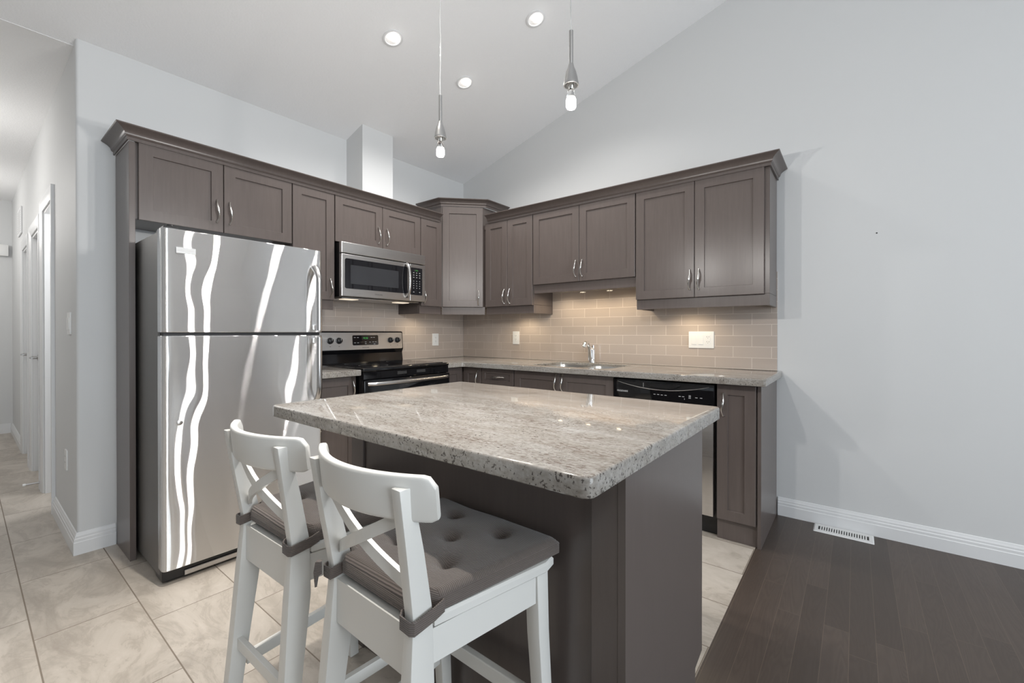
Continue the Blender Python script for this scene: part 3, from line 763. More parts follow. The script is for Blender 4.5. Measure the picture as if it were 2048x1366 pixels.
# ------------------------------------------------------------------ refrigerator
FY0, FY1, FXF = -2.639, -1.893, 0.752
t = thing('refrigerator', (0.4, -2.266, 0), 'stainless steel top-freezer refrigerator in the alcove under the wall cabinet', 'refrigerator')
bm = B(); box(bm, (0.05, FY0 + 0.004, 0.035), (0.672, FY1 - 0.004, 1.622), 0.004); obj('case', bm, 'fridge_case', t, label='dark grey textured case')
for y in (FY0 + 0.06, FY1 - 0.06):
    for x in (0.12, 0.62):
        bm = B(); lathe(bm, [(0.02, 0.0005), (0.02, 0.034)], (x, y, 0), n=10); obj('foot', bm, 'rubber', t)
def fridge_door(name, z0, z1):
    """door with rounded long sides and a faintly bowed face"""
    bm = B(); pts = []
    x0, x1, rr = 0.680, FXF, 0.022
    n = 10
    pts.append((x0, FY0)); pts.append((x1 - rr, FY0))
    for k in range(1, n + 1):
        a = math.radians(90 * k / n); pts.append((x1 - rr + rr * math.sin(a) - 0.004, FY0 + rr - rr * math.cos(a)))
    m_ = 30
    for k in range(1, m_):
        u = k / m_; pts.append((x1 - 0.004 + 0.004 * (1 - (2 * u - 1) ** 2), FY0 + rr + (FY1 - FY0 - 2 * rr) * u))
    for k in range(n + 1):
        a = math.radians(90 * k / n); pts.append((x1 - rr + rr * math.cos(a) - 0.004, FY1 - rr + rr * math.sin(a)))
    pts.append((x0, FY1))
    loft(bm, [[(x, y, z0) for x, y in offset_poly(pts, 0.003)], [(x, y, z0 + 0.003) for x, y in pts], [(x, y, z1 - 0.003) for x, y in pts], [(x, y, z1) for x, y in offset_poly(pts, 0.003)]])
    return obj(name, bm, 'fridge_steel', t, smooth=40)
fz = fridge_door('freezer_door', 1.158, 1.632); rf = fridge_door('fridge_door', 0.072, 1.142)
bm = B(); box(bm, (0.673, FY0 + 0.012, 0.08), (0.6795, FY1 - 0.012, 1.138)); box(bm, (0.673, FY0 + 0.012, 1.162), (0.6795, FY1 - 0.012, 1.62)); box(bm, (0.673, FY0 + 0.01, 1.1425), (0.728, FY1 - 0.012, 1.1575)); obj('gasket', bm, 'rubber', t)
bm = B(); box(bm, (0.655, FY0 + 0.01, 1.623), (0.735, FY0 + 0.065, 1.645), 0.006); lathe(bm, [(0.016, 1.645), (0.014, 1.652)], (0.715, FY0 + 0.038, 0), n=14); box(bm, (0.60, FY0 + 0.012, 1.623), (0.654, FY0 + 0.05, 1.636), 0.003); obj('hinge_cover', bm, 'black_plastic', t, smooth=30)
bm = B(); box(bm, (0.60, FY0 + 0.008, 0.010), (0.705, FY1 - 0.008, 0.068), 0.004)
obj('base_grille', bm, 'black_plastic', t)
bm = B(); box(bm, (0.7055, FY0 + 0.09, 0.014), (0.716, FY1 - 0.03, 0.038), 0.003); obj('kick_strip', bm, 'brushed_steel', t)
def long_handle(par, zgrip, zfoot):
    """bowed bar: foot near the door seam, far end bends back into the door"""
    bm = B(); y = -1.945; s = 1 if zfoot > zgrip else -1; L = abs(zfoot - zgrip); path, rad = [], []
    for k in range(29):
        a = k / 28
        out = 0.052 * min(1.0, math.sin(min(1.0, a / 0.24) * PI / 2) ** 0.8) * (1.0 if a < 0.95 else 1.0)
        path.append((FXF + 0.0005 + out, y, zgrip + s * L * a)); rad.append(0.0135 + 0.004 * math.exp(-(a / 0.1) ** 2))
    tube(bm, path, rad, 14, 1.15)
    z = zfoot - s * 0.018
    box(bm, (FXF - 0.0005, y - 0.013, z - 0.016), (FXF + 0.056, y + 0.013, z + 0.016), 0.004)
    obj('handle', bm, 'handle_steel', par, smooth=50)
long_handle(fz, 1.532, 1.170); long_handle(rf, 0.755, 1.130)
bm = B(); box(bm, (FXF - 0.003, -2.588, 1.522), (FXF + 0.0015, -2.512, 1.550), 0.001); bd = obj('badge', bm, 'badge_metal', fz)
text('logo', 'FRIGIDAIRE', (FXF + 0.0016, -2.550, 1.536), FACE_X, 0.0125, 'print_grey', fz)
bm = B(); lathe(bm, [(0.012, 0), (0.012, 0.002), (0.009, 0.0035)], (FXF - 0.001, -2.575, 0.742), 'x', 14); obj('screw_cap', bm, 'brushed_steel', rf, smooth=30)

# ------------------------------------------------------------------ over-the-range microwave
MY0, MY1, MX = -1.568, -0.825, 0.385
MZ0, MZ1 = 1.412, 1.7935
t = thing('microwave', (0.2, (MY0 + MY1) / 2, MZ0), 'stainless steel over-the-range microwave with black window', 'microwave')
bm = B(); box(bm, (0.0095, MY0 + 0.002, MZ0 - 0.004), (MX - 0.032, MY1 - 0.002, MZ1 - 0.002), 0.002); obj('case', bm, 'black_plastic', t)
bm = B(); box(bm, (MX - 0.0315, MY0, 1.716), (MX, MY1, MZ1), 0.004, 2); obj('vent_panel', bm, 'brushed_steel', t)
bm = B(); box(bm, (MX - 0.0315, MY0, MZ0), (MX, -0.983, 1.710), 0.004, 2); dr = obj('door', bm, 'brushed_steel', t)
def plate(bm, R, s0, s1, z0, z1, d, th, rad, mi=0):
    q = rounded(s0, s1, z0, z1, rad, 5)
    loft(bm, [[R.p(s, d, z) for s, z in q], [R.p(s, d + th - 0.0005, z) for s, z in q], [R.p(s, d + th, z) for s, z in offset_poly(q, min(0.0007, rad * 0.5))]], mi=mi)
bm = B(); plate(bm, RANGE, 1.005, 1.543, 1.468, 1.680, MX - 0.001, 0.0025, 0.014); fr_ = obj('glass', bm, 'black_glass', dr, smooth=30)
bm = B(); plate(bm, RANGE, 1.093, 1.500, 1.503, 1.636, MX + 0.0016, 0.0009, 0.004); obj('window', bm, 'window_mesh_glass', dr)
bm = B(); path = []
for k in range(21):
    a = k / 20; path.append((MX + 0.002 + 0.040 * math.sin(PI * a) ** 0.45, -1.012, 1.440 + 0.268 * a))
tube(bm, path, 0.010, 12, 1.3); obj('handle', bm, 'handle_steel', dr, smooth=50)
text('logo', 'FRIGIDAIRE', (MX + 0.0004, -1.270, 1.440), FACE_X, 0.013, 'print_dark', dr)
bm = B(); box(bm, (MX - 0.0315, -0.9815, MZ0), (MX, MY1, 1.710), 0.004, 2); cpn = obj('control_panel', bm, 'brushed_steel', t)
bm = B(); plate(bm, RANGE, 0.858, 0.975, 1.462, 1.682, MX - 0.001, 0.0025, 0.008); kp = bm
bm = B(); plate(bm, RANGE, 0.893, 0.940, 1.651, 1.669, MX + 0.0016, 0.0005, 0.002); obj('display', bm, 'black_plastic', cpn)
text('clock', '4:16', (MX + 0.0024, -0.917, 1.660), FACE_X, 0.015, 'green_display', cpn)
bm = kp
for r_ in range(8):
    for c_ in range(3):
        if r_ == 7 and c_ == 1: continue
        z = 1.641 - 0.0185 * r_ - (0.012 if r_ > 2 else 0) - (0.014 if r_ == 7 else 0); y = -0.946 + 0.030 * c_
        w = 0.006 if r_ < 3 or r_ == 7 else 0.0035
        box(bm, (MX + 0.0012, y - w, z - 0.0022), (MX + 0.0019, y + w, z + 0.0022), mi=1)
obj('keypad', bm, ['black_glass', 'print_grey'], cpn)
bm = B(); box(bm, (0.05, MY0 + 0.03, MZ0 - 0.010), (MX - 0.05, MY1 - 0.03, MZ0 - 0.0045)); obj('underside', bm, 'brushed_steel', t)
for y in (-1.44, -0.98):
    bm = B(); box(bm, (0.22, y - 0.055, MZ0 - 0.0135), (0.30, y + 0.055, MZ0 - 0.0105), 0.001); obj('lamp_lens', bm, 'hob_lamp_glow', t)

# ------------------------------------------------------------------ range
GY0, GY1 = -1.5815, -0.8225
GS0, GS1 = -GY1, -GY0
t = thing('range', (0.35, -1.2, 0), 'black and stainless electric range below the microwave', 'stove')
bm = B(); box(bm, (0.012, GY0 + 0.003, 0.012), (0.640, GY1 - 0.003, 0.896), 0.003); obj('range_body', bm, 'black_gloss', t)
bm = B(); box(bm, (0.09, GY0, 0.8965), (0.668, GY1, 0.921), 0.008, 3); tp = obj('cooktop', bm, 'black_gloss', t, smooth=40)
bm = B(); plate_z = rounded(0.14, 0.635, GY0 + 0.03, GY1 - 0.03, 0.012)
loft(bm, [[(x, y, 0.9205) for x, y in plate_z], [(x, y, 0.9245) for x, y in plate_z], [(x, y, 0.9252) for x, y in offset_poly(plate_z, 0.001)]])
for cx, cy, rad in ((0.28, -1.40, 0.075), (0.28, -1.01, 0.10), (0.51, -1.40, 0.10), (0.51, -1.01, 0.075)):
    lathe(bm, [(rad, 0), (rad, 0.0003), (rad - 0.003, 0.0003), (rad - 0.003, 0)], (cx, cy, 0.9253), n=40, cap=False, mi=1)
obj('glass_top', bm, ['black_glass', 'print_dark'], tp)
# backguard
bm = B(); pf = [(0.012, 0.9), (0.088, 0.9), (0.074, 0.99), (0.084, 1.012), (0.088, 1.02), (0.078, 1.158), (0.072, 1.166), (0.05, 1.170), (0.03, 1.166), (0.012, 1.15)]
prism(bm, [(x, GY0 + 0.002, z) for x, z in pf], (0, GY1 - GY0 - 0.004, 0)); bgd = obj('backguard', bm, 'black_gloss', t, smooth=20)
sl = math.atan2(0.010, 0.138)
TILT = Matrix.Rotation(-sl, 4, 'Y')
G = Run(Vector((0.0885, 0, 1.02)), (0, -1, 0), Vector((math.cos(sl), 0, math.sin(sl))))
class Tilted(Run):
    def p(self, s, d, z):
        return Vector((0.0882 + d * math.cos(sl) - (z - 1.02) * math.sin(sl) * 1.0, -s, 1.02 + (z - 1.02) * math.cos(sl) + d * math.sin(sl)))
G = Tilted((0, 0, 0), (0, -1, 0), (1, 0, 0))
bm = B(); plate(bm, G, GS0 + 0.010, GS1 - 0.010, 1.022, 1.157, 0.0003, 0.003, 0.012)
for s in (1.489, 1.417, 0.953, 0.883):
    for k in range(9):
        a = math.radians(-40 + 260 * k / 8); plate(bm, G, s + 0.031 * math.cos(a) - 0.0012, s + 0.031 * math.cos(a) + 0.0012, 1.094 + 0.031 * math.sin(a) - 0.0012, 1.094 + 0.031 * math.sin(a) + 0.0012, 0.0030, 0.0004, 0.0004, 1)
    plate(bm, G, s - 0.006, s + 0.006, 1.049, 1.053, 0.0030, 0.0004, 0.001, 1)
pn = obj('control_panel', bm, ['brushed_steel', 'print_dark'], t, smooth=30)
dpb = B(); plate(dpb, G, 1.072, 1.305, 1.056, 1.136, 0.0030, 0.0022, 0.010)
lx = G.p(1.19, 0.0056, 1.113)
bm = B(); plate(bm, G, 1.160, 1.222, 1.100, 1.126, 0.0052, 0.0004, 0.002); obj('clock_window', bm, 'black_plastic', pn)
text('clock', '4:16', G.p(1.190, 0.0058, 1.113), (PI / 2 - sl, 0, PI / 2), 0.024, 'green_display', pn)
bm = dpb
for s, z in ((1.285, 1.118), (1.258, 1.118), (1.285, 1.076), (1.258, 1.076), (1.135, 1.118), (1.112, 1.118), (1.150, 1.080), (1.122, 1.082), (1.098, 1.082), (1.19, 1.082), (1.19, 1.068), (1.11, 1.064)):
    plate(bm, G, s - 0.008, s + 0.008, z - 0.0022, z + 0.0022, 0.0052, 0.0004, 0.001, 1)
obj('display_panel', bm, ['black_glass', 'print_grey'], pn)
text('logo', 'FRIGIDAIRE', G.p(1.19, 0.0036, 1.036), (PI / 2 - sl, 0, PI / 2), 0.0125, 'print_dark', pn)
for s in (1.489, 1.417, 0.953, 0.883):
    c0 = G.p(s, 0.0034, 1.094); nx = Vector((math.cos(sl), 0, math.sin(sl)))
    bm = B(); tube(bm, [c0, c0 + nx * 0.006, c0 + nx * 0.007, c0 + nx * 0.020, c0 + nx * 0.022], [0.0245, 0.0235, 0.0205, 0.0185, 0.016], 24)
    a = c0 + nx * 0.022
    box(bm, (a.x - 0.002, -s - 0.0045, a.z - 0.017), (a.x + 0.009, -s + 0.0045, a.z + 0.017), 0.002)
    kn = obj('knob', bm, 'black_plastic', pn, smooth=40)
    bm = B(); box(bm, (a.x + 0.0091, -s - 0.0010, a.z + 0.002), (a.x + 0.0095, -s + 0.0010, a.z + 0.015)); obj('knob_mark', bm, 'print_white', kn)
# oven door and drawer
bm = B(); box(bm, (0.6405, GY0 + 0.004, 0.845), (0.664, GY1 - 0.004, 0.8955), 0.004); vt = bm
for y in (-1.27, -1.10): 
    for k in range(3): box(bm, (0.6636, y - 0.04, 0.866 + 0.007 * k), (0.6648, y + 0.04, 0.869 + 0.007 * k), mi=1)
obj('vent_trim', bm, ['black_gloss', 'print_dark'], t)
bm = B(); box(bm, (0.6405, GY0 + 0.004, 0.235), (0.678, GY1 - 0.004, 0.842), 0.006, 2); od = obj('oven_door', bm, 'black_gloss', t, smooth=30)
bm = B(); plate(bm, RANGE, GS0 + 0.12, GS1 - 0.12, 0.36, 0.68, 0.6785, 0.001, 0.01); obj('oven_window', bm, 'black_glass', od)
bm = B(); path = []
for k in range(25):
    a = k / 24; path.append((0.680 + 0.040 * math.sin(PI * a) ** 0.3, GY0 + 0.03 + (GY1 - GY0 - 0.06) * a, 0.817))
tube(bm, path, 0.0135, 12, 1.0); obj('handle', bm, 'handle_steel', od, smooth=50)
bm = B(); box(bm, (0.6405, GY0 + 0.004, 0.03), (0.672, GY1 - 0.004, 0.230), 0.005, 2); obj('drawer', bm, 'black_gloss', t, smooth=30)

# ------------------------------------------------------------------ dishwasher
t = thing('dishwasher', (2.282, -0.3, 0), 'built-in dishwasher with black control strip and steel door under the worktop', 'dishwasher')
DX0, DX1 = 1.9745, 2.5895
bm = B(); box(bm, (DX0, -0.02, 0.09), (DX1, -0.560, 0.872)); obj('tub', bm, 'black_plastic', t)
bm = B(); box(bm, (DX0 + 0.004, -0.5605, 0.120), (DX1 - 0.010, -0.606, 0.716), 0.004, 2); obj('door', bm, 'brushed_steel', t, smooth=30)
bm = B(); box(bm, (DX0 + 0.004, -0.5605, 0.719), (DX1 - 0.004, -0.610, 0.864), 0.004, 2); dwp = bm
for x, z in ((2.245, 0.783), (2.267, 0.783), (2.289, 0.782), (2.312, 0.782), (2.395, 0.783), (2.415, 0.783), (2.452, 0.792), (2.452, 0.785), (2.452, 0.777), (2.489, 0.783), (2.515, 0.783)):
    box(bm, (x - 0.0065, -0.6099, z - 0.0018), (x + 0.0065, -0.6104, z + 0.0018), mi=1)
box(bm, (2.421, -0.6099, 0.766), (2.4235, -0.6104, 0.774), mi=1)
cpn = obj('control_panel', bm, ['black_gloss', 'print_grey'], t, smooth=30)
# the smile-shaped grip: chrome line and the pocket above it
path = [(2.003 + 0.556 * k / 24, -0.6105, 0.848 - 0.037 * (1 - (2 * k / 24 - 1) ** 2)) for k in range(25)]
bm = B(); tube(bm, path, [0.0008 + 0.0022 * math.sin(PI * k / 24) for k in range(25)], 8); obj('trim_line', bm, 'chrome', cpn, smooth=50)
bm = B(); prism(bm, [(x, -0.6101, z + 0.003) for x, _, z in path], (0, -0.0012, 0)); obj('grip_pocket', bm, 'black_plastic', cpn)
pth2 = [(2.20 + 0.20 * k / 16, 0, 0.846 - 0.024 * (1 - abs(2 * k / 16 - 1) ** 3)) for k in range(17)]
bm = B(); prism(bm, [(x, -0.6115, z) for x, _, z in pth2], (0, -0.012, 0)); obj('latch', bm, 'black_plastic', cpn)
bm = B(); box(bm, (2.174, -0.6112, 0.823), (2.1765, -0.6125, 0.848)); obj('pocket_mark', bm, 'print_grey', cpn)
text('logo', 'FRIGIDAIRE', (2.0, -0.6103, 0.787), FACE_Y, 0.0145, 'print_white', cpn, 'LEFT')
bm = B(); box(bm, (DX0 + 0.004, -0.08, 0.0005), (DX1 - 0.004, -0.540, 0.088)); obj('toe_kick', bm, 'black_plastic', t)

# ------------------------------------------------------------------ outlets and switches
def wall_plate(name, label, cat, R, s, z, w, hgt, gangs, d0=0.0083):
    t = tag(obj(name, (lambda bm: (plate(bm, R, s - w / 2, s + w / 2, z - hgt / 2, z + hgt / 2, d0, 0.006, 0.003), bm)[1])(B()), 'white_plastic', None, R.p(s, d0, z), smooth=30), label, cat)
    n = len(gangs)
    for k, gk in enumerate(gangs):
        c = s + (k - (n - 1) / 2) * 0.046
        if gk == 'switch':
            bm = B(); plate(bm, R, c - 0.0165, c + 0.0165, z - 0.033, z + 0.033, d0 + 0.0062, 0.003, 0.001); obj('rocker', bm, 'white_plastic', t)
        else:
            bm = B(); plate(bm, R, c - 0.0165, c + 0.0165, z - 0.033, z + 0.033, d0 + 0.0062, 0.0012, 0.003); f = obj('socket_face', bm, 'white_plastic', t)
            bm = B()
            for q in (-0.017, 0.017):
                for a_, b_, h_ in ((-0.0065, 0.004, 0.0035), (0.0065, 0.004, 0.0035), (0.0, -0.006, 0.0022)):
                    rbox(bm, R, (c + a_ - 0.0011, d0 + 0.0075, z + q + b_ - h_), (c + a_ + 0.0011, d0 + 0.0078, z + q + b_ + h_))
            obj('slots', bm, 'dark_slot', f)
    return t
wall_plate('outlet', 'white outlet on the tile beside the range, near the corner', 'outlet', RANGE, 0.388, 1.090, 0.076, 0.116, ['socket'])
wall_plate('outlet', 'white outlet on the tile between the corner and the sink', 'outlet', SINK, 0.703, 1.109, 0.074, 0.120, ['socket'])
wall_plate('switch_plate', 'wide white plate with two switches and an outlet, above the dishwasher', 'switch', SINK, 2.354, 1.107, 0.168, 0.116, ['switch', 'switch', 'socket'])
HALL = Run((0, YW, 0), (1, 0, 0), (0, -1, 0))
wall_plate('light_switch', 'white light switch on the hall wall near the corner', 'switch', HALL, -0.215, 1.207, 0.10, 0.120, ['switch', 'switch'], 0.0003)
wall_plate('outlet', 'white outlet low on the hall wall under the light switch', 'outlet', HALL, -0.345, 0.433, 0.072, 0.112, ['socket'], 0.0003)
# hall details
bm = B(); rbox(bm, HALL, (-3.50, 0.0003, 2.12), (-3.15, 0.012, 2.38), 0.003)
t = tag(obj('return_vent', bm, 'trim_paint', None, (-3.3, YW, 2.2)), 'white air vent high on the hall wall above the doors', 'vent')
bm = B()
for k in range(10): rbox(bm, HALL, (-3.47, 0.0122, 2.145 + 0.022 * k), (-3.18, 0.0126, 2.153 + 0.022 * k))
obj('slots', bm, 'print_grey', t)
bm = B(); box(bm, (-4.4995, -2.97, 2.03), (-4.445, -2.85, 2.16), 0.008, 2)
tag(obj('door_chime', bm, 'white_plastic', None, (-4.47, -2.9, 2.1), smooth=30), 'white chime box on the far end wall of the hall', 'chime')
t = tag(obj('door_stop', (lambda bm: (tube(bm, [(-1.515, YW - 0.0165, 0.06), (-1.515, YW - 0.085, 0.06)], 0.006, 10), bm)[1])(B()), 'lamp_nickel', None, (-1.515, YW - 0.02, 0.06), smooth=True), 'thin metal door stop on the hall baseboard by the open doorway', 'door stop')
bm = B(); tube(bm, [(-1.515, YW - 0.0852, 0.06), (-1.515, YW - 0.100, 0.06)], 0.009, 12); obj('rubber_tip', bm, 'white_plastic', t, smooth=True)
# nail hole and scuffs
bm = B(); lathe(bm, [(0.0035, -0.0003), (0.004, -0.0015), (0.0015, -0.0022)], (3.303, 0, 1.723), 'y', 10)
tag(obj('wall_nail', bm, 'dark_slot', None, (3.303, -0.001, 1.723)), 'tiny dark nail in the bare grey wall', 'nail')
# floor register
t = thing('floor_register', (3.155, -0.08, 0), 'white slotted air register in the dark floor beside the baseboard', 'vent')
bm = B(); a0, a1, b0, b1 = 3.015, 3.293, -0.145, -0.022
o1 = rounded(a0, a1, b0, b1, 0.004, 2); i1 = rounded(a0 + 0.022, a1 - 0.022, b0 + 0.030, b1 - 0.030, 0.002, 2)
ins = offset_poly(o1, 0.006)
loft(bm, [[(x, y, 0.0005) for x, y in o1], [(x, y, 0.002) for x, y in o1], [(x, y, 0.006) for x, y in ins], [(x, y, 0.006) for x, y in i1], [(x, y, 0.0012) for x, y in i1]], cap=False)
obj('frame', bm, 'white_plastic', t)
bm = B(); box(bm, (a0 + 0.022, b0 + 0.030, 0.0004), (a1 - 0.022, b1 - 0.030, 0.0010)); obj('duct_opening', bm, 'dark_slot', t)
bm = B()
for k in range(19):
    x = a0 + 0.022 + 0.0125 + k * (a1 - a0 - 0.044 - 0.025) / 18; box(bm, (x - 0.0032, b0 + 0.0305, 0.0012), (x + 0.0032, b1 - 0.0305, 0.0054))
obj('grille', bm, 'white_plastic', t)

# ------------------------------------------------------------------ under-cabinet lights
def puck(x, y, z, label, power):
    t = thing('puck_light', (x, y, z), label, 'lamp', 'under-cabinet puck lights')
    bm = B(); lathe(bm, [(0.034, 0.0), (0.034, -0.034), (0.028, -0.036)], (x, y, z - 0.0003), n=20); obj('housing', bm, 'satin_nickel', t, smooth=30)
    bm = B(); lathe(bm, [(0.026, -0.0362), (0.024, -0.0385)], (x, y, z - 0.0003), n=20); obj('lens', bm, 'puck_glow', t)
    spot('puck_beam', (x, y, z - 0.045), power, WARMER, 160, 0.6, 0.02)
for x, w_ in ((1.30, 'the one nearest the corner'), (1.56, 'the middle one'), (1.82, 'the one nearest the large end cabinet')):
    puck(x, -0.20, 1.551, 'puck light under the short cabinet above the sink, ' + w_, 3.7)
puck(2.30, -0.20, 1.388, 'round puck light under the large two-door wall cabinet at the free end', 4.5)
puck(0.86, -0.20, 1.388, 'round puck light under the narrow two-door wall cabinet beside the corner', 4.2)
puck(0.20, -0.69, 1.388, 'round puck light under the narrow cabinet next to the microwave', 2.2)

# ------------------------------------------------------------------ island
t = thing('island_cabinet', (2.2, -1.95, 0), 'dark wood island cabinet carrying the granite top, stools in front of it', 'cabinet')
IX0, IX1, IYF, IYB = 1.700, 2.808, -2.295, -1.690
bm = B(); box(bm, (IX0 + 0.02, IYF + 0.012, 0.0005), (IX1 - 0.019, IYB - 0.02, 0.8745), 0.001); obj('cabinet_body', bm, 'island_wood', t)
bm = B(); box(bm, (IX0, IYF + 0.010, 0.0008), (IX0 + 0.0195, IYB, 0.8745), 0.001); obj('side_panel', bm, 'island_wood', t)
bm = B()
prism(bm, [(IX1 - 0.0185, IYF, 0.0008), (IX1 - 0.0185, IYB - 0.075, 0.0008), (IX1 - 0.0185, IYB - 0.075, 0.09), (IX1 - 0.0185, IYB, 0.105), (IX1 - 0.0185, IYB, 0.8745), (IX1 - 0.0185, IYF, 0.8745)], (0.0185, 0, 0)); obj('side_panel', bm, 'island_wood', t)
bm = B(); box(bm, (IX1 - 0.085, IYF + 0.001, 0.0008), (IX1 - 0.019, IYF + 0.0115, 0.8745), 0.0008); obj('corner_post', bm, 'island_wood', t)
bm = B(); box(bm, (IX0 + 0.021, IYF + 0.004, 0.0008), (IX0 + 0.085, IYF + 0.0115, 0.8745), 0.0008); obj('corner_post', bm, 'island_wood', t)
for a, c_ in ((IX0 + 0.03, 2.20), (2.205, IX1 - 0.03)):
    R2 = Run((0, IYB - 0.0195, 0), (1, 0, 0), (0, 1, 0)); door(t, R2, a, c_, 0.115, 0.868, 0.0, 2.18 if a < 2 else 2.23, 0.78)
q = rounded(1.650, 2.860, -2.552, -1.664, 0.022, 5)
bm = slab(q, [], TZ0, TZ1, 0.006)
tag(obj('worktop', bm, 'granite', None, (2.25, -2.1, TZ1), smooth=40), 'thick pale granite slab on top of the kitchen island', 'worktop')

# ------------------------------------------------------------------ bar stools with tied cushions
def make_stool(cx, cy, label):
    t = thing('bar_stool', (cx, cy, 0), label, 'bar stool', 'white bar stools at the island')
    O = Vector((cx, cy, 0))
    def quad_post(name, secs):
        """secs: (z, x0, x1, y0, y1) rectangles up the post"""
        bm = B(); rings = []
        for z, x0, x1, y0, y1 in secs: rings.append([O + Vector(p) for p in ((x0, y0, z), (x1, y0, z), (x1, y1, z), (x0, y1, z))])
        loft(bm, rings)
        es = [e for e in bm.edges if abs(e.verts[0].co.z - e.verts[1].co.z) > 0.01] + [e for e in bm.edges if all(abs(v.co.z - secs[-1][0]) < 1e-6 for v in e.verts)]
        bmesh.ops.bevel(bm, geom=es, offset=0.0025, segments=2, affect='EDGES', profile=0.5)
        obj(name, bm, 'stool_paint', t, smooth=30)
    for s in (-1, 1):
        def mx(a, b_): return tuple(sorted((s * a, s * b_)))
        secs = []
        for z, xo, xi, y0, y1 in ((0.0005, 0.178, 0.146, -0.235, -0.200), (0.30, 0.166, 0.134, -0.208, -0.165), (0.50, 0.157, 0.127, -0.193, -0.137), (0.60, 0.153, 0.126, -0.185, -0.137), (0.64, 0.153, 0.127, -0.184, -0.139), (0.76, 0.160, 0.134, -0.202, -0.165), (0.884, 0.165, 0.139, -0.221, -0.193)):
            a, b_ = mx(xo, xi); secs.append((z, a, b_, y0, y1))
        quad_post('leg', secs)
        secs = []
        for z, xo, xi, y0, y1 in ((0.0005, 0.202, 0.172, 0.176, 0.208), (0.45, 0.197, 0.160, 0.140, 0.180), (0.597, 0.196, 0.158, 0.134, 0.176)):
            a, b_ = mx(xo, xi); secs.append((z, a, b_, y0, y1))
        quad_post('leg', secs)
    # aprons
    bm = B()
    loft(bm, [[O + Vector(p) for p in ((-0.1255, -0.178, z), (0.1255, -0.178, z), (0.1255, -0.156, z), (-0.1255, -0.156, z))] for z in (0.515, 0.612)])
    obj('apron', bm, 'stool_paint', t)
    bm = B(); loft(bm, [[O + Vector(p) for p in ((-0.157, 0.150, z), (0.157, 0.150, z), (0.157, 0.170, z), (-0.157, 0.170, z))] for z in (0.53, 0.597)]); obj('apron', bm, 'stool_paint', t)
    for s in (-1, 1):
        bm = B(); loft(bm, [[O + Vector(p) for p in ((s * 0.150, -0.136, z), (s * 0.130, -0.136, z), (s * 0.172, 0.133, z), (s * 0.192, 0.133, z))] for z in (0.53, 0.597)]); obj('apron', bm, 'stool_paint', t)
    # seat board
    bm = B(); out = [(-0.1555, -0.136), (0.1555, -0.136), (0.212, 0.150), (0.205, 0.186), (-0.205, 0.186), (-0.212, 0.150)]
    lv = [(0.006, 0.5985), (0.0, 0.604), (0.0, 0.618), (0.004, 0.6235), (0.012, 0.6255)]
    loft(bm, [[O + Vector((x, y, z)) for x, y in (offset_poly(out, d) if d else out)] for d, z in lv]); obj('seat', bm, 'stool_paint', t, smooth=30)
    # curved top rail, in front of the posts
    bm = B(); rings = []
    n = 40
    for k in range(n + 1):
        u = -1 + 2 * k / n; x = u * 0.200
        yb = -0.242 + 0.064 * (u * u)
        dy = 2 * 0.064 * u / 0.2; L = math.hypot(1, dy); nx, ny = -dy / L, 1 / L
        top = 0.905; bot = 0.820
        if abs(u) > 0.90:
            f = (abs(u) - 0.90) / 0.10; sq = 1 - math.sqrt(max(0, 1 - f * f)); top -= 0.019 * sq; bot += 0.007 * sq
        h = 0.0095; sec = []
        for k2 in range(16):
            a = 2 * PI * k2 / 16; ca, sa = math.cos(a), math.sin(a)
            zz = (top + bot) / 2 + (top - bot) / 2 * (abs(sa) ** 0.22) * (1 if sa >= 0 else -1)
            oo = h * (abs(ca) ** 0.55) * (1 if ca >= 0 else -1)
            lean = -0.10 * (zz - 0.865)
            sec.append(O + Vector((x + nx * oo, yb + ny * oo + 0.012 + lean, zz)))
        rings.append(sec)
    loft(bm, rings); obj('top_rail', bm, 'stool_paint', t, smooth=50)
    # crossed back slats
    for s in (-1, 1):
        bm = B(); rings = []
        for k in range(11):
            a = k / 10; x = s * (-0.134 + 0.262 * a); z = 0.822 - 0.142 * a
            y = -0.188 + 0.022 * a - 0.022 * math.sin(PI * a) + (0.004 if s > 0 else -0.005) * math.sin(PI * a)
            rings.append([O + Vector((x, y + q, z + w)) for q, w in ((-0.005, -0.0135), (0.005, -0.0135), (0.005, 0.0135), (-0.005, 0.0135))])
        loft(bm, rings); obj('cross_slat', bm, 'stool_paint', t)
    # stretchers
    for s in (-1, 1):
        bm = B(); loft(bm, [[O + Vector(p) for p in ((s * 0.145, -0.168, 0.200), (s * 0.160, -0.168, 0.200), (s * 0.160, -0.168, 0.232), (s * 0.145, -0.168, 0.232))], [O + Vector(p) for p in ((s * 0.172, 0.158, 0.200), (s * 0.187, 0.158, 0.200), (s * 0.187, 0.158, 0.232), (s * 0.172, 0.158, 0.232))]]); obj('stretcher', bm, 'stool_paint', t)
    bm = B(); box(bm, O + Vector((-0.168, 0.160, 0.245)), O + Vector((0.168, 0.180, 0.285)), 0.003); obj('footrest', bm, 'stool_paint', t)
    bm = B(); box(bm, O + Vector((-0.144, -0.198, 0.265)), O + Vector((0.144, -0.183, 0.297)), 0.002); obj('stretcher', bm, 'stool_paint', t)
    return t
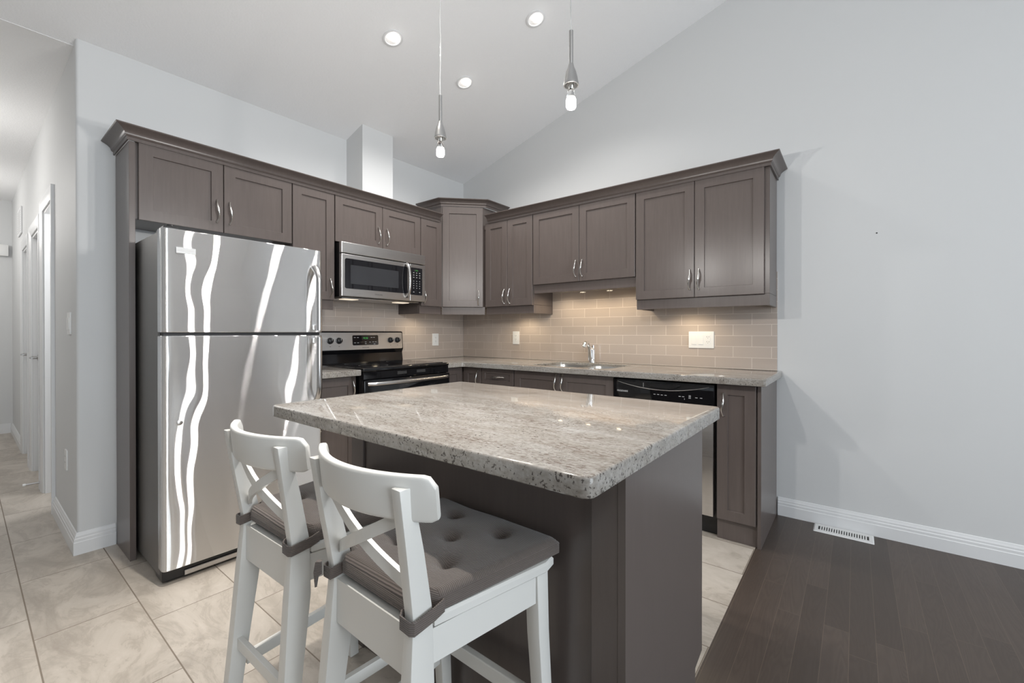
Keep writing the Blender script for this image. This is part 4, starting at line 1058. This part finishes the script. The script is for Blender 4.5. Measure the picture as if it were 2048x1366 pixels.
def make_cushion(cx, cy, label, tail):
    t = thing('seat_cushion', (cx, cy, 0.627), label, 'cushion', 'ribbed grey cushions tied to the stools')
    O = Vector((cx, cy, 0)); bm = B()
    nx, ny = 44, 40
    dimples = [(-0.085, 0.140 - 0.005), (0.085, 0.132), (0.0, 0.045), (-0.085, -0.045), (0.085, -0.045)]
    def xy(u, v):
        y = -0.172 + 0.372 * v; hw = (0.150 + 0.062 * v)
        return hw * u, y
    def edge_r(u, v):
        # superellipse softening of the outline corners
        return u, v
    grid_t, grid_b = [], []
    for j in range(ny + 1):
        rt, rb = [], []
        for i in range(nx + 1):
            u = -1 + 2 * i / nx; v = j / ny
            x, y = xy(u, v)
            du = 1 - abs(u); dv = min(v, 1 - v) * 2
            ex = min(1.0, du / 0.07); ey = min(1.0, dv / 0.07)
            prof = (1 - (1 - ex) ** 2.4) * (1 - (1 - ey) ** 2.4)
            z = 0.6535 + 0.0125 * prof
            for dx_, dy_ in dimples:
                r_ = math.hypot(x - dx_, y - dy_)
                z -= 0.017 * math.exp(-(r_ / 0.016) ** 2) + 0.006 * math.exp(-(r_ / 0.045) ** 2)
            z += 0.0012 * math.sin(19 * x + 3) * math.sin(23 * y)
            rt.append(bm.verts.new(O + Vector((x, y, z)))); rb.append(bm.verts.new(O + Vector((x, y, 0.6275))))
        grid_t.append(rt); grid_b.append(rb)
    for j in range(ny):
        for i in range(nx):
            bm.faces.new((grid_t[j][i], grid_t[j][i + 1], grid_t[j + 1][i + 1], grid_t[j + 1][i])); bm.faces.new((grid_b[j][i], grid_b[j + 1][i], grid_b[j + 1][i + 1], grid_b[j][i + 1]))
    for (ra, rb_) in ((grid_t[0], grid_b[0]), (grid_t[-1], grid_b[-1]), ([r_[0] for r_ in grid_t], [r_[0] for r_ in grid_b]), ([r_[-1] for r_ in grid_t], [r_[-1] for r_ in grid_b])):
        for i in range(len(ra) - 1): bm.faces.new((ra[i], ra[i + 1], rb_[i + 1], rb_[i]))
    # notches for the posts are pressed into the cloth
    for v in bm.verts:
        l = v.co - O
        for s in (-1, 1):
            if l.y < -0.128 and s * l.x > 0.110:
                k = (s * l.x - 0.110); v.co.x -= s * min(k, 0.04) * 0.95; 
    obj('pad', bm, 'cushion_cloth', t, smooth=70)
    for dx_, dy_ in dimples:
        bm = B(); lathe(bm, [(0.0055, 0.0), (0.005, 0.002), (0.002, 0.003)], O + Vector((dx_, dy_, 0.6445)), n=12); obj('button', bm, 'cushion_cloth', t, smooth=40)
    # seam cord round the lower edge
    for s in (-1, 1):
        bm = B(); w = 0.0125
        loop = [(0.1215, -0.130), (0.1215, -0.184), (0.127, -0.1905), (0.153, -0.1905), (0.1595, -0.186), (0.160, -0.140), (0.163, -0.120)]
        zc = [0.640, 0.632, 0.628, 0.626, 0.626, 0.632, 0.640]
        def band(pts):
            rings = []
            for (x, y, z), (nx_, ny_) in pts: rings.append([O + Vector((s * x, y, z - w)), O + Vector((s * (x + nx_ * 0.003), y + ny_ * 0.003, z - w)), O + Vector((s * (x + nx_ * 0.003), y + ny_ * 0.003, z + w)), O + Vector((s * x, y, z + w))])
            return rings
        nrm = [(-1, 0), (-0.8, -0.4), (-0.4, -1), (0.4, -1), (0.9, -0.5), (1, 0), (1, 0)]
        loft(bm, band([((x, y, z), n_) for (x, y), z, n_ in zip(loop, zc, nrm)]))
        tie = obj('tie', bm, 'cushion_cloth', t, smooth=50)
        if (s < 0 and tail):
            bm = B(); loft(bm, [[O + Vector(p) for p in r_] for r_ in (
                ((-0.160, -0.194, 0.650), (-0.150, -0.200, 0.650), (-0.150, -0.200, 0.622), (-0.160, -0.194, 0.622)),
                ((-0.176, -0.196, 0.645), (-0.168, -0.206, 0.645), (-0.166, -0.204, 0.612), (-0.174, -0.194, 0.612)),
                ((-0.178, -0.200, 0.622), (-0.172, -0.208, 0.622), (-0.170, -0.206, 0.588), (-0.172, -0.200, 0.586)))])
            obj('tie_tail', bm, 'cushion_cloth', tie, smooth=50)
    return t
SY = -2.508
sa = make_stool(2.430, SY, 'white wooden bar stool with crossed back, nearer the island corner and the camera')
sb = make_stool(1.966, SY - 0.010, 'white wooden bar stool with crossed back, nearer the refrigerator')
ca = make_cushion(2.430, SY, 'ribbed grey buttoned cushion tied to the bar stool nearer the camera', True)
cb = make_cushion(1.966, SY - 0.010, 'ribbed grey buttoned cushion tied to the bar stool nearer the refrigerator', False)

for o_, a_ in ((sa, -1.2), (ca, -1.2), (sb, 0.8), (cb, 0.8)): o_.rotation_euler[2] = math.radians(a_)

# ------------------------------------------------------------------ pendants and downlights
def pendant(x, y, label, power):
    t = thing('pendant_lamp', (x, y, 1.81), label, 'lamp', 'bare-bulb pendants over the island')
    zc = ceil_z(x)
    bm = B(); lathe(bm, [(0.06, 0.015), (0.06, -0.012), (0.045, -0.025), (0.008, -0.03)], (x, y, zc), n=24); obj('canopy', bm, 'lamp_nickel', t, smooth=30)
    bm = B(); path = []
    for k in range(60):
        a = k / 59; z = 2.034 + (zc - 0.03 - 2.034) * a; path.append((x + 0.0012 * math.sin(26 * z), y + 0.0012 * math.cos(26 * z), z))
    tube(bm, path, 0.0016, 6); obj('cord', bm, 'clear_cord', t, smooth=60)
    bm = B(); tube(bm, [(x, y, 1.928), (x, y, 2.036)], 0.0062, 12); obj('stem', bm, 'lamp_nickel', t, smooth=True)
    bm = B(); lathe(bm, [(0.007, 1.940), (0.0095, 1.930), (0.0155, 1.915), (0.0195, 1.898), (0.0215, 1.886), (0.0225, 1.882), (0.0225, 1.877), (0.0195, 1.877), (0.018, 1.890), (0.008, 1.905)], (x, y, 0), n=24); obj('socket_cup', bm, 'lamp_nickel', t, smooth=40)
    bm = B(); tube(bm, [(x, y, 1.902), (x, y, 1.872), (x, y, 1.866)], [0.0085, 0.0085, 0.006], 12)
    for s in (-1, 1): tube(bm, [(x + s * 0.008, y, 1.872), (x + s * 0.009, y, 1.858)], 0.0018, 6)
    obj('holder', bm, 'satin_nickel', t, smooth=40)
    bm = B(); lathe(bm, [(0.006, 1.866), (0.010, 1.860), (0.0105, 1.852), (0.0135, 1.846), (0.0135, 1.842)], (x, y, 0), n=16); obj('bulb_neck', bm, 'clear_glass', t, smooth=40)
    bm = B(); lathe(bm, [(0.008, 1.8415), (0.0135, 1.839), (0.0145, 1.834), (0.0145, 1.816), (0.0125, 1.811), (0.006, 1.809)], (x, y, 0), n=16); obj('bulb', bm, 'bulb_glow', t, smooth=40)
    point('pendant_glow', (x, y, 1.790), power, WARM, 0.02)
    return t
pendant(1.990, -2.100, 'bare-bulb nickel pendant lamp over the island, nearer the refrigerator', 23)
pendant(2.551, -2.100, 'bare-bulb nickel pendant lamp over the island, nearer the camera', 23)
def downlight(x, y, label, power):
    z = ceil_z(x); a = math.atan(SLOPE)
    t = thing('downlight', (x, y, z), label, 'lamp', 'recessed ceiling downlights')
    M = Matrix.Translation((x, y, z)) @ Matrix.Rotation(-a, 4, 'Y')
    bm = B(); lathe(bm, [(0.062, 0.001), (0.062, -0.004), (0.056, -0.0065), (0.047, -0.006), (0.047, 0.001)], (0, 0, 0), n=32); bmesh.ops.transform(bm, matrix=M, verts=bm.verts[:]); obj('trim_ring', bm, 'trim_paint', t, smooth=30)
    bm = B(); lathe(bm, [(0.010, 0.0), (0.020, -0.006), (0.024, -0.013), (0.021, -0.021), (0.007, -0.025)], (0.016, 0, 0), n=20); bmesh.ops.transform(bm, matrix=M, verts=bm.verts[:]); obj('bulb', bm, 'downlight_glow', t, smooth=40)
    spot('downlight_beam', M @ Vector((0.01, 0, -0.05)), power, WARM, 142, 0.8, 0.03)
downlight(0.957, -1.560, 'round recessed downlight nearest the refrigerator side', 36)
downlight(0.967, -0.950, 'round recessed downlight nearest the corner cabinets', 44)
downlight(1.597, -0.950, 'round recessed downlight highest up the sloped ceiling', 44)
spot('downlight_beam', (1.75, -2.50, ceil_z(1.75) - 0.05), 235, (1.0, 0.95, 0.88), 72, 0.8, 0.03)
